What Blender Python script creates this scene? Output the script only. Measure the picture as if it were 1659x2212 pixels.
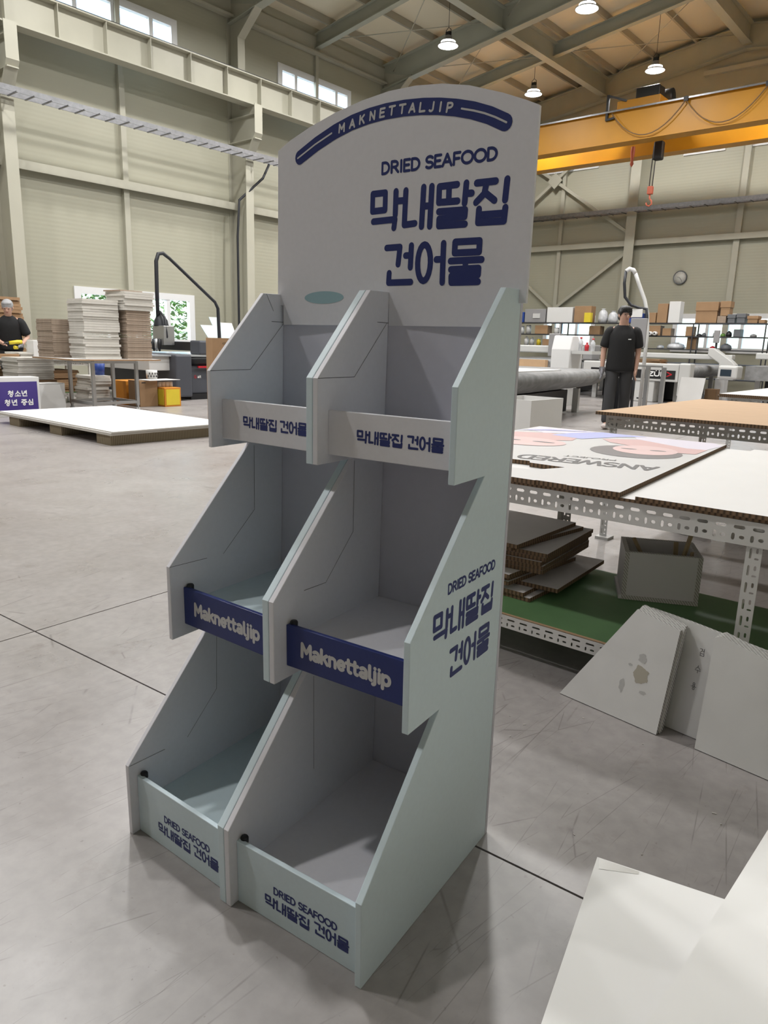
import bpy, bmesh, math, random
from mathutils import Vector, Matrix
random.seed(7)
for o in list(bpy.data.objects): bpy.data.objects.remove(o)
SC = bpy.context.scene
COL = SC.collection
PI = math.pi

# ---------------------------------------------------------------- camera
# world frame: X along the back wall, Y along the long left wall, Z up, metres
F_PX, YAW, PITCH, ROLL = 1566.5, 0.7034, -0.2279, 0.0289
CAM = Vector((0.7473, -1.2708, 1.0875))
cd = bpy.data.cameras.new('camera'); cam = bpy.data.objects.new('camera', cd); COL.objects.link(cam)
fw = Vector((-math.sin(YAW)*math.cos(PITCH), math.cos(YAW)*math.cos(PITCH), math.sin(PITCH)))
rt = Vector((math.cos(YAW), math.sin(YAW), 0)); up = rt.cross(fw)
r2 = rt*math.cos(ROLL) + up*math.sin(ROLL); u2 = up*math.cos(ROLL) - rt*math.sin(ROLL)
mw = Matrix.Identity(4)
for i in range(3):
    mw[i][0] = r2[i]; mw[i][1] = u2[i]; mw[i][2] = -fw[i]; mw[i][3] = CAM[i]
cam.matrix_world = mw
cd.sensor_fit = 'VERTICAL'; cd.sensor_height = 36.0; cd.lens = F_PX*36.0/2212.0
cd.clip_start = 0.05; cd.clip_end = 300
SC.camera = cam

# ---------------------------------------------------------------- world, exposure
w = bpy.data.worlds.new('sky'); SC.world = w; w.use_nodes = True
nt = w.node_tree; nt.nodes.clear()
sky = nt.nodes.new('ShaderNodeTexSky'); sky.sky_type = 'NISHITA'; sky.sun_disc = False
sky.sun_elevation = math.radians(48); sky.sun_rotation = math.radians(200); sky.air_density = 1.0; sky.dust_density = 2.5
bg = nt.nodes.new('ShaderNodeBackground'); bg.inputs['Strength'].default_value = 1.3
wo = nt.nodes.new('ShaderNodeOutputWorld')
nt.links.new(sky.outputs[0], bg.inputs[0]); nt.links.new(bg.outputs[0], wo.inputs[0])
SC.view_settings.view_transform = 'Standard'; SC.view_settings.look = 'None'
SC.view_settings.exposure = 0.08; SC.view_settings.gamma = 1.0; SC.view_settings.use_curve_mapping = False
LAMP_WATT = 155.0

# ---------------------------------------------------------------- materials
MATS = {}
def mat(name, col, rough=0.6, metal=0.0, noise=0.0, nscale=6.0, bump=0.0, bscale=60.0, emit=None, estr=1.0, alpha=None, stretch=None, spec=None, trans=0.0):
    m = bpy.data.materials.new(name); m.use_nodes = True
    n = m.node_tree.nodes; l = m.node_tree.links; b = n['Principled BSDF']
    b.inputs['Base Color'].default_value = (*col, 1); b.inputs['Roughness'].default_value = rough; b.inputs['Metallic'].default_value = metal
    if spec is not None: b.inputs['Specular IOR Level'].default_value = spec
    if trans: b.inputs['Transmission Weight'].default_value = trans
    tc = n.new('ShaderNodeTexCoord'); mp = n.new('ShaderNodeMapping'); l.new(tc.outputs['Object'], mp.inputs[0])
    if stretch: mp.inputs['Scale'].default_value = stretch
    if noise > 0:
        t = n.new('ShaderNodeTexNoise'); t.inputs['Scale'].default_value = nscale; t.inputs['Detail'].default_value = 5
        l.new(mp.outputs[0], t.inputs['Vector'])
        r = n.new('ShaderNodeValToRGB')
        r.color_ramp.elements[0].position = 0.3; r.color_ramp.elements[1].position = 0.7
        r.color_ramp.elements[0].color = (*[max(0, c*(1-noise)) for c in col], 1)
        r.color_ramp.elements[1].color = (*[min(1, c*(1+noise*0.5)) for c in col], 1)
        l.new(t.outputs[0], r.inputs[0]); l.new(r.outputs[0], b.inputs['Base Color'])
    if bump > 0:
        t2 = n.new('ShaderNodeTexNoise'); t2.inputs['Scale'].default_value = bscale; t2.inputs['Detail'].default_value = 3
        l.new(mp.outputs[0], t2.inputs['Vector'])
        bp = n.new('ShaderNodeBump'); bp.inputs['Strength'].default_value = bump; bp.inputs['Distance'].default_value = 0.01
        l.new(t2.outputs[0], bp.inputs['Height']); l.new(bp.outputs[0], b.inputs['Normal'])
    if emit:
        b.inputs['Emission Color'].default_value = (*emit, 1); b.inputs['Emission Strength'].default_value = estr
    MATS[name] = m; return m
def nodes_of(m): return m.node_tree.nodes, m.node_tree.links, m.node_tree.nodes['Principled BSDF']

ORD = ['first', 'second', 'third', 'fourth', 'fifth', 'sixth', 'seventh', 'eighth', 'ninth', 'tenth', 'eleventh', 'twelfth', 'thirteenth', 'fourteenth', 'fifteenth', 'sixteenth', 'seventeenth', 'eighteenth', 'nineteenth', 'twentieth', 'twenty-first', 'twenty-second', 'twenty-third', 'twenty-fourth', 'twenty-fifth', 'twenty-sixth', 'twenty-seventh', 'twenty-eighth']
def nth(i, n):   # i counted from the bottom, 0-based
    if i == n-1: return 'topmost'
    if i == 0: return 'lowest'
    return ORD[n-1-i] + ' from the top' if i >= n/2 else ORD[i] + ' from the bottom'
def board_edge(name, c1, c2, pitch, horiz=0.0):
    """cut edge of honeycomb board: cells as vertical dark and light bars"""
    m = mat(name, c1, 0.85); n, l, b = nodes_of(m)
    tc = n.new('ShaderNodeTexCoord'); g = n.new('ShaderNodeNewGeometry')
    sx = n.new('ShaderNodeSeparateXYZ'); l.new(tc.outputs['Object'], sx.inputs[0])
    a = n.new('ShaderNodeMath'); a.operation = 'ADD'; l.new(sx.outputs[0], a.inputs[0]); l.new(sx.outputs[1], a.inputs[1])
    if horiz:
        a2 = n.new('ShaderNodeMath'); a2.operation = 'ADD'; l.new(a.outputs[0], a2.inputs[0]); l.new(sx.outputs[2], a2.inputs[1]); a = a2
    mm = n.new('ShaderNodeMath'); mm.operation = 'MULTIPLY'; l.new(a.outputs[0], mm.inputs[0]); mm.inputs[1].default_value = 1.0/pitch
    fr = n.new('ShaderNodeMath'); fr.operation = 'FRACT'; l.new(mm.outputs[0], fr.inputs[0])
    r = n.new('ShaderNodeValToRGB'); r.color_ramp.interpolation = 'LINEAR'
    r.color_ramp.elements[0].color = (*c1, 1); r.color_ramp.elements[0].position = 0.25
    r.color_ramp.elements[1].color = (*c2, 1); r.color_ramp.elements[1].position = 0.55
    e = r.color_ramp.elements.new(0.95); e.color = (*c1, 1)
    l.new(fr.outputs[0], r.inputs[0]); l.new(r.outputs[0], b.inputs['Base Color'])
    return m

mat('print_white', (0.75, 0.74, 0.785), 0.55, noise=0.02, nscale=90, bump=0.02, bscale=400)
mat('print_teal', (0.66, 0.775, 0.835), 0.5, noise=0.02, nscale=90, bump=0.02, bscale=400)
mat('shelf_teal', (0.62, 0.73, 0.77), 0.5, noise=0.02, nscale=60)
mat('back_lilac', (0.60, 0.59, 0.665), 0.55, noise=0.02, nscale=40)
mat('print_navy', (0.018, 0.030, 0.16), 0.45)
mat('navy_strip', (0.016, 0.030, 0.165), 0.4, noise=0.05, nscale=80)
mat('print_pale', (0.62, 0.61, 0.62), 0.5)
mat('print_oval', (0.33, 0.49, 0.54), 0.5)
mat('crease_dark', (0.03, 0.03, 0.032), 0.9)
mat('rubber_black', (0.012, 0.013, 0.018), 0.5)
mat('steel_paint', (0.42, 0.405, 0.33), 0.5, noise=0.05, nscale=2)
mat('roof_steel', (0.36, 0.365, 0.30), 0.5, noise=0.06, nscale=2)
mat('purlin_paint', (0.34, 0.315, 0.25), 0.6, noise=0.05, nscale=2)
mat('galvanised', (0.25, 0.25, 0.26), 0.35, 0.7, noise=0.2, nscale=14)
mat('crane_yellow', (0.52, 0.235, 0.009), 0.42, noise=0.08, nscale=1.5)
mat('black_plastic', (0.012, 0.012, 0.013), 0.45)
mat('dark_steel', (0.035, 0.035, 0.038), 0.5)
mat('pvc_white', (0.72, 0.72, 0.72), 0.35)
mat('board_white', (0.68, 0.675, 0.665), 0.5, noise=0.02, nscale=5)
mat('board_bright', (0.86, 0.855, 0.84), 0.45, noise=0.015, nscale=6)
mat('board_dirty', (0.66, 0.655, 0.63), 0.65, noise=0.06, nscale=7)
mat('kraft', (0.52, 0.345, 0.205), 0.75, noise=0.07, nscale=5, stretch=(1, 6, 1))
mat('kraft_dark', (0.22, 0.135, 0.07), 0.8, noise=0.12, nscale=5)
mat('carton', (0.33, 0.20, 0.105), 0.75, noise=0.08, nscale=5)
mat('grey_board', (0.68, 0.65, 0.64), 0.7, noise=0.05, nscale=5)
mat('brown_sheet', (0.33, 0.255, 0.195), 0.8, noise=0.15, nscale=20)
mat('white_sheet', (0.56, 0.535, 0.49), 0.65, noise=0.05, nscale=20)
mat('green_mat', (0.12, 0.24, 0.10), 0.55, noise=0.18, nscale=4)
mat('perforated_white', (0.60, 0.59, 0.56), 0.4, noise=0.04, nscale=6)
mat('perforated_grey', (0.52, 0.52, 0.51), 0.4, 0.0, noise=0.06, nscale=6)
mat('alu', (0.46, 0.46, 0.46), 0.35, 0.8)
mat('wood_stick', (0.36, 0.27, 0.15), 0.7, noise=0.12, nscale=20)
mat('machine_light', (0.54, 0.54, 0.53), 0.45)
mat('machine_slate', (0.060, 0.064, 0.078), 0.45)
mat('machine_black', (0.010, 0.010, 0.012), 0.4)
mat('felt_grey', (0.235, 0.235, 0.235), 0.85, noise=0.28, nscale=6, bump=0.3, bscale=25)
mat('bed_metal', (0.50, 0.52, 0.54), 0.25, 0.4)
mat('red_paint', (0.42, 0.012, 0.022), 0.4)
mat('yellow_box', (0.72, 0.56, 0.035), 0.5, noise=0.08, nscale=5)
mat('orange_print', (0.62, 0.235, 0.02), 0.6)
mat('purple_print', (0.055, 0.032, 0.21), 0.45)
mat('blue_plastic', (0.02, 0.055, 0.26), 0.4)
mat('white_print', (0.82, 0.82, 0.82), 0.5)
mat('skin', (0.50, 0.30, 0.225), 0.55, noise=0.05, nscale=30)
mat('skin_face', (0.50, 0.30, 0.225), 0.55)
mat('hair_black', (0.010, 0.009, 0.009), 0.5, bump=0.6, bscale=90)
mat('hair_grey', (0.34, 0.34, 0.35), 0.55, bump=0.6, bscale=90)
mat('cloth_black', (0.0085, 0.0085, 0.0095), 0.85, bump=0.25, bscale=14)
mat('trouser_grey', (0.040, 0.040, 0.043), 0.85, bump=0.3, bscale=12)
mat('glove_grey', (0.26, 0.26, 0.29), 0.8)
mat('lip', (0.36, 0.15, 0.12), 0.5)
mat('eye_dark', (0.012, 0.010, 0.010), 0.3)
mat('shoe', (0.50, 0.44, 0.42), 0.6)
mat('poster_white', (0.57, 0.567, 0.565), 0.38)
mat('poster_skin', (0.60, 0.37, 0.36), 0.4)
mat('poster_skin_light', (0.68, 0.47, 0.46), 0.4)
mat('poster_hair', (0.115, 0.10, 0.105), 0.4)
mat('poster_blue', (0.37, 0.40, 0.72), 0.4)
mat('poster_lilac', (0.66, 0.62, 0.72), 0.4)
mat('lettering_black', (0.06, 0.055, 0.055), 0.5)
mat('clock_face', (0.55, 0.54, 0.50), 0.4)
mat('bag_white', (0.55, 0.56, 0.58), 0.4, noise=0.25, nscale=12)
mat('grey_plastic', (0.13, 0.135, 0.145), 0.5)
mat('grey_light', (0.27, 0.265, 0.27), 0.5)
mat('frosted', (0.55, 0.66, 0.66), 0.25, trans=0.25)
mat('tape_clear', (0.60, 0.585, 0.55), 0.25)
mat('hazard', (0.6, 0.42, 0.03), 0.5)
mat('hook_red', (0.45, 0.10, 0.05), 0.5)
mat('lamp_shell', (0.32, 0.32, 0.33), 0.4, 0.5)
mat('lamp_glow', (0.9, 0.9, 0.9), 0.4, emit=(1, 0.97, 0.92), estr=14)
mat('indicator', (0.8, 0.5, 0.1), 0.4, emit=(1, 0.6, 0.15), estr=4)
mat('screen', (0.03, 0.045, 0.06), 0.2)
mat('leaf', (0.13, 0.26, 0.05), 0.6, noise=0.5, nscale=3)
mat('outside_ground', (0.42, 0.40, 0.36), 0.9, noise=0.1, nscale=1)
board_edge('honey_kraft', (0.20, 0.125, 0.07), (0.045, 0.028, 0.016), 0.017)
board_edge('honey_white', (0.62, 0.60, 0.56), (0.27, 0.235, 0.20), 0.013, 1.0)
board_edge('corrugated_white', (0.60, 0.59, 0.57), (0.16, 0.15, 0.145), 0.011, 1.0)
board_edge('pallet_core', (0.30, 0.245, 0.165), (0.11, 0.085, 0.05), 0.02)

# glass: clear thin pane
def glass_mat(name, tint, rough, mixf):
    m = bpy.data.materials.new(name); m.use_nodes = True; n = m.node_tree.nodes; l = m.node_tree.links; n.clear()
    t = n.new('ShaderNodeBsdfTransparent'); t.inputs[0].default_value = (*tint, 1)
    g = n.new('ShaderNodeBsdfGlossy'); g.inputs['Roughness'].default_value = rough
    x = n.new('ShaderNodeMixShader'); x.inputs[0].default_value = mixf
    o = n.new('ShaderNodeOutputMaterial'); l.new(t.outputs[0], x.inputs[1]); l.new(g.outputs[0], x.inputs[2]); l.new(x.outputs[0], o.inputs[0])
    MATS[name] = m
glass_mat('pane_glass', (0.86, 0.93, 0.95), 0.05, 0.06)

# concrete floor
m = mat('concrete', (0.40, 0.38, 0.365), 0.42, spec=0.85); n, l, b = nodes_of(m)
tc = n.new('ShaderNodeTexCoord')
def noise(scale, detail=4, vec=None, rough=0.55):
    t = n.new('ShaderNodeTexNoise'); t.inputs['Scale'].default_value = scale; t.inputs['Detail'].default_value = detail; t.inputs['Roughness'].default_value = rough
    l.new(vec or tc.outputs['Object'], t.inputs['Vector']); return t.outputs[0]
def ramp(inp, stops):
    r = n.new('ShaderNodeValToRGB'); e = r.color_ramp.elements
    e[0].position, e[0].color = stops[0][0], (*stops[0][1], 1); e[1].position, e[1].color = stops[-1][0], (*stops[-1][1], 1)
    for p, c in stops[1:-1]:
        q = e.new(p); q.color = (*c, 1)
    l.new(inp, r.inputs[0]); return r.outputs[0]
def mix(kind, fac, a, bb):
    x = n.new('ShaderNodeMix'); x.data_type = 'RGBA'; x.blend_type = kind
    if isinstance(fac, float): x.inputs[0].default_value = fac
    else: l.new(fac, x.inputs[0])
    l.new(a, x.inputs[6]); l.new(bb, x.inputs[7]); return x.outputs[2]
base = ramp(noise(0.7, 6), [(0.3, (0.275, 0.252, 0.244)), (0.5, (0.31, 0.287, 0.278)), (0.72, (0.350, 0.331, 0.318))])
fine = ramp(noise(26, 6), [(0.35, (0.86, 0.86, 0.86)), (0.65, (1, 1, 1))])
c = mix('MULTIPLY', 1.0, base, fine)
stain = ramp(noise(5.5, 5, None, 0.7), [(0.62, (1, 1, 1)), (0.74, (0.80, 0.77, 0.74))])
c = mix('MULTIPLY', 1.0, c, stain)
speck = ramp(noise(60, 2), [(0.70, (1, 1, 1)), (0.76, (0.62, 0.58, 0.55))])
c = mix('MULTIPLY', 0.7, c, speck)
for rz, sc, thr in ((0.5, 2.4, 0.0016), (1.9, 1.9, 0.0015), (2.7, 3.6, 0.0019), (1.2, 1.3, 0.0012), (0.1, 4.6, 0.0022), (2.2, 5.2, 0.0022)):
    mp = n.new('ShaderNodeMapping'); mp.inputs['Rotation'].default_value = (0, 0, rz); mp.inputs['Scale'].default_value = (sc, sc*0.16, 1); l.new(tc.outputs['Object'], mp.inputs[0])
    v = n.new('ShaderNodeTexVoronoi'); v.feature = 'DISTANCE_TO_EDGE'; v.inputs['Scale'].default_value = 1.7; l.new(mp.outputs[0], v.inputs['Vector'])
    lines = ramp(v.outputs['Distance'], [(0.0, (0.58, 0.56, 0.55)), (thr, (0.66, 0.64, 0.63)), (thr*2.2, (1, 1, 1))])
    msk = ramp(noise(2.0+sc, 3), [(0.50, (0, 0, 0)), (0.60, (1, 1, 1))])
    c = mix('MULTIPLY', msk, c, lines)
l.new(c, b.inputs['Base Color'])
rr = ramp(noise(3.0, 5), [(0.3, (0.26, 0.26, 0.26)), (0.7, (0.40, 0.40, 0.40))]); l.new(rr, b.inputs['Roughness'])
bp = n.new('ShaderNodeBump'); bp.inputs['Strength'].default_value = 0.05; bp.inputs['Distance'].default_value = 0.01; l.new(noise(9, 5), bp.inputs['Height']); l.new(bp.outputs[0], b.inputs['Normal'])

# wall and roof panel: cream sheet steel with fine horizontal ribs
def ribbed(name, col, axis, pitch, strength):
    m = mat(name, col, 0.5); n, l, b = nodes_of(m); tc = n.new('ShaderNodeTexCoord')
    wv = n.new('ShaderNodeTexWave'); wv.wave_type = 'BANDS'; wv.bands_direction = axis; wv.inputs['Scale'].default_value = 0.314/pitch; wv.inputs['Distortion'].default_value = 0
    l.new(tc.outputs['Object'], wv.inputs['Vector'])
    bp = n.new('ShaderNodeBump'); bp.inputs['Strength'].default_value = strength; bp.inputs['Distance'].default_value = 0.004
    l.new(wv.outputs[0], bp.inputs['Height']); l.new(bp.outputs[0], b.inputs['Normal'])
    t = n.new('ShaderNodeTexNoise'); t.inputs['Scale'].default_value = 0.6; t.inputs['Detail'].default_value = 3; l.new(tc.outputs['Object'], t.inputs['Vector'])
    r = n.new('ShaderNodeValToRGB'); r.color_ramp.elements[0].color = (*[x*0.94 for x in col], 1); r.color_ramp.elements[1].color = (*[min(1, x*1.04) for x in col], 1)
    l.new(t.outputs[0], r.inputs[0]); l.new(r.outputs[0], b.inputs['Base Color'])
ribbed('wall_panel', (0.38, 0.367, 0.285), 'Z', 0.08, 0.15)
ribbed('roof_panel', (0.74, 0.67, 0.52), 'Y', 0.25, 0.2)

# ---------------------------------------------------------------- mesh helpers
WLOC = {}
class MB:
    """collects faces in world coordinates; build() makes ONE mesh object"""
    def __init__(s): s.v = []; s.f = []; s.m = []; s.sm = []
    def add(s, vs, fs, mi=0, smooth=False):
        k = len(s.v); s.v += [tuple(x) for x in vs]
        for f in fs: s.f.append([i+k for i in f]); s.m.append(mi); s.sm.append(smooth)
        return s
    def hexa(s, p, mi=0, side=None):
        fs = [(0, 3, 2, 1), (4, 5, 6, 7), (0, 1, 5, 4), (1, 2, 6, 5), (2, 3, 7, 6), (3, 0, 4, 7)]
        if side is None: s.add(p, fs, mi)
        else:
            k = len(s.v); s.v += [tuple(x) for x in p]
            for i, f in enumerate(fs): s.f.append([j+k for j in f]); s.m.append(mi if i < 2 else side); s.sm.append(False)
        return s
    def box(s, x0, x1, y0, y1, z0, z1, mi=0, side=None):
        return s.hexa([(x0, y0, z0), (x1, y0, z0), (x1, y1, z0), (x0, y1, z0), (x0, y0, z1), (x1, y0, z1), (x1, y1, z1), (x0, y1, z1)], mi, side)
    def rbox(s, cx, cy, lx, ly, z0, z1, rz=0, mi=0, side=None):
        c, n = math.cos(rz), math.sin(rz); P = []
        for z in (z0, z1):
            for a, b in ((-1, -1), (1, -1), (1, 1), (-1, 1)):
                x, y = a*lx/2, b*ly/2; P.append((cx+x*c-y*n, cy+x*n+y*c, z))
        return s.hexa(P, mi, side)
    def prism(s, poly, fn, d0, d1, mi=0, side=None):
        """poly in (a,b), fn(a,b,d) -> point; extruded from d0 to d1"""
        n = len(poly); k = len(s.v)
        s.v += [tuple(fn(a, b, d0)) for a, b in poly] + [tuple(fn(a, b, d1)) for a, b in poly]
        s.f.append([k+i for i in range(n)]); s.m.append(mi); s.sm.append(False)
        s.f.append([k+n+i for i in reversed(range(n))]); s.m.append(mi); s.sm.append(False)
        for i in range(n):
            j = (i+1) % n; s.f.append([k+j, k+i, k+n+i, k+n+j]); s.m.append(mi if side is None else side); s.sm.append(False)
        return s
    def bar(s, a, b, w, h=None, mi=0, upv=(0, 0, 1)):
        a, b = Vector(a), Vector(b); d = (b-a).normalized(); u = Vector(upv)
        if abs(d.dot(u)) > 0.98: u = Vector((1, 0, 0))
        x = d.cross(u).normalized(); y = x.cross(d); h = h or w
        P = [q + x*(i*w/2) + y*(j*h/2) for q in (a, b) for i, j in ((-1, -1), (1, -1), (1, 1), (-1, 1))]
        return s.hexa(P, mi)
    def tube(s, pts, r, n=8, mi=0, cap=True):
        pts = [Vector(p) for p in pts]; R = r if isinstance(r, (list, tuple)) else [r]*len(pts)
        k = len(s.v); prev = None
        for i, p in enumerate(pts):
            d = (pts[min(i+1, len(pts)-1)] - pts[max(i-1, 0)]).normalized()
            if prev is None:
                u = Vector((0, 0, 1)) if abs(d.z) < 0.9 else Vector((1, 0, 0)); x = d.cross(u).normalized()
            else:
                x = (prev - d*prev.dot(d)).normalized()
            prev = x; y = d.cross(x)
            for j in range(n):
                a = 2*PI*j/n; s.v.append(tuple(p + x*(R[i]*math.cos(a)) + y*(R[i]*math.sin(a))))
        for i in range(len(pts)-1):
            for j in range(n):
                s.f.append([k+i*n+j, k+i*n+(j+1) % n, k+(i+1)*n+(j+1) % n, k+(i+1)*n+j]); s.m.append(mi); s.sm.append(True)
        if cap:
            s.f.append([k+j for j in reversed(range(n))]); s.m.append(mi); s.sm.append(False)
            e = k+(len(pts)-1)*n; s.f.append([e+j for j in range(n)]); s.m.append(mi); s.sm.append(False)
        return s
    def lathe(s, prof, c=(0, 0, 0), n=20, mi=0, axis='Z'):
        k = len(s.v)
        for r, z in prof:
            for j in range(n):
                a = 2*PI*j/n; x, y = r*math.cos(a), r*math.sin(a)
                p = {'Z': (x, y, z), 'Y': (x, z, y), 'X': (z, x, y)}[axis]
                s.v.append((c[0]+p[0], c[1]+p[1], c[2]+p[2]))
        for i in range(len(prof)-1):
            for j in range(n):
                s.f.append([k+i*n+j, k+i*n+(j+1) % n, k+(i+1)*n+(j+1) % n, k+(i+1)*n+j]); s.m.append(mi); s.sm.append(True)
        return s
    nlayer = 0
    def ribbon(s, pts, wid, fn, d=0.0, mi=0, nd=12):
        """flat printed stroke with round ends in the (a,b) plane"""
        h = wid/2
        for i in range(len(pts)-1):
            (a0, b0), (a1, b1) = pts[i], pts[i+1]; L = math.hypot(a1-a0, b1-b0)
            if L < 1e-9: continue
            na, nb = -(b1-b0)/L*h, (a1-a0)/L*h; s.nlayer = (s.nlayer+1) % 17; q = d + s.nlayer*1.5e-5
            s.add([fn(a0+na, b0+nb, q), fn(a0-na, b0-nb, q), fn(a1-na, b1-nb, q), fn(a1+na, b1+nb, q)], [(0, 1, 2, 3)], mi)
        for a, b in pts:
            s.nlayer = (s.nlayer+1) % 17; q = d + s.nlayer*1.5e-5
            s.add([fn(a+h*math.cos(2*PI*j/nd), b+h*math.sin(2*PI*j/nd), q) for j in range(nd)], [list(range(nd))], mi)
        return s
    def poly(s, pts, fn, d=0.0, mi=0):
        return s.add([fn(a, b, d) for a, b in pts], [list(range(len(pts)))], mi)
    def build(s, name, mats, parent=None, bevel=0.0, origin=None):
        me = bpy.data.meshes.new(name)
        V = [Vector(p) for p in s.v]
        if origin is None:
            if parent is not None: origin = WLOC[parent]
            else:
                mn = [min(p[i] for p in V) for i in range(3)]; mx = [max(p[i] for p in V) for i in range(3)]
                origin = Vector(((mn[0]+mx[0])/2, (mn[1]+mx[1])/2, mn[2]))
        origin = Vector(origin)
        me.from_pydata([p-origin for p in V], [], s.f)
        mats = [mats] if isinstance(mats, str) else mats
        for q in mats: me.materials.append(MATS[q])
        for i, p in enumerate(me.polygons): p.material_index = s.m[i]; p.use_smooth = s.sm[i]
        me.validate(); me.update()
        bm = bmesh.new(); bm.from_mesh(me); bmesh.ops.recalc_face_normals(bm, faces=bm.faces[:]); bm.to_mesh(me); bm.free()
        o = bpy.data.objects.new(name, me); COL.objects.link(o)
        if parent is not None:
            o.parent = parent; o.location = origin - WLOC[parent]
        else: o.location = origin
        WLOC[o] = origin
        if bevel:
            bv = o.modifiers.new('bevel', 'BEVEL'); bv.width = bevel; bv.segments = 2; bv.limit_method = 'ANGLE'; bv.angle_limit = math.radians(50)
        return o
def tag(o, label=None, cat=None, group=None, kind=None):
    if label: o['label'] = label
    if cat: o['category'] = cat
    if group: o['group'] = group
    if kind: o['kind'] = kind
    return o
def empty(name, loc, label=None, cat=None, group=None, kind=None):
    o = bpy.data.objects.new(name, None); COL.objects.link(o); o.location = loc; o.empty_display_size = 0.05; WLOC[o] = Vector(loc)
    return tag(o, label, cat, group, kind)
def copy_tree(o, parent=None, loc=None, rz=None):
    c = o.copy(); COL.objects.link(c); c.parent = parent
    if loc is not None: c.location = loc
    if rz is not None: c.rotation_euler = (0, 0, rz)
    for ch in list(o.children): copy_tree(ch, c)
    return c
def B(x0, x1, y0, y1, z0, z1, name, m, parent=None, bevel=0.0):
    return MB().box(x0, x1, y0, y1, z0, z1).build(name, m, parent, bevel)
def struct(o, label=None): return tag(o, label, None, None, 'structure')

def slotted_mesh(L, H, holes, t):
    """plate L x H in the XZ plane with real slot holes (cx, cz, len, wid, vertical), thickness t along Y"""
    cu = bpy.data.curves.new('plate', 'CURVE'); cu.dimensions = '2D'; cu.fill_mode = 'BOTH'; cu.extrude = t/2
    def spl(pts):
        sp = cu.splines.new('POLY'); sp.points.add(len(pts)-1)
        for q, (x, y) in zip(sp.points, pts): q.co = (x, y, 0, 1)
        sp.use_cyclic_u = True
    spl([(0, 0), (L, 0), (L, H), (0, H)])
    for cx, cz, ln, wd, vert in holes:
        r = wd/2; h = ln/2-r; P = []
        for sgn, base in ((1, -PI/2), (-1, PI/2)):
            for k in range(4):
                a = base + PI*k/3; P.append((sgn*h + r*math.cos(a), r*math.sin(a)))
        if vert: P = [(-y, x) for x, y in P]
        spl([(cx+x, cz+y) for x, y in P])
    ob = bpy.data.objects.new('plate', cu); COL.objects.link(ob)
    dg = bpy.context.evaluated_depsgraph_get(); me = bpy.data.meshes.new_from_object(ob.evaluated_get(dg))
    bpy.data.objects.remove(ob); bpy.data.curves.remove(cu)
    me.transform(Matrix.Rotation(PI/2, 4, 'X')); return me
_plates = {}
def slotted_beam(name, m, p0, p1, H, parent, pitch=0.05, leg=False):
    """perforated steel angle: slotted plate from p0 to p1 (bottom edge), standing in the vertical plane"""
    p0, p1 = Vector(p0), Vector(p1); L = (p1-p0).length; key = (round(L, 2), H, pitch, m)
    if key not in _plates:
        holes = []; k = 0; x = pitch*0.6
        while x < L-pitch*0.45:
            holes.append((x, H*0.70, pitch*0.62, H*0.15, False))
            holes.append((x-pitch*0.28, H*0.30, H*0.30, H*0.13, True))
            holes.append((x+pitch*0.18, H*0.30, pitch*0.30, H*0.15, False)); x += pitch
        me = slotted_mesh(L, H, holes, 0.003); me.materials.append(MATS[m]); _plates[key] = me
    o = bpy.data.objects.new(name, _plates[key]); COL.objects.link(o); o.parent = parent
    d = (p1-p0)/L
    if abs(d.z) > 0.5:   # upright: length goes up, width H along +X or given
        o.matrix_local = Matrix.Translation(p0-WLOC[parent]) @ Matrix.Rotation(-PI/2, 4, 'Y')
    else:
        o.matrix_local = Matrix.Translation(p0-WLOC[parent]) @ Matrix.Rotation(math.atan2(d.y, d.x), 4, 'Z')
    WLOC[o] = p0; return o

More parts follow.
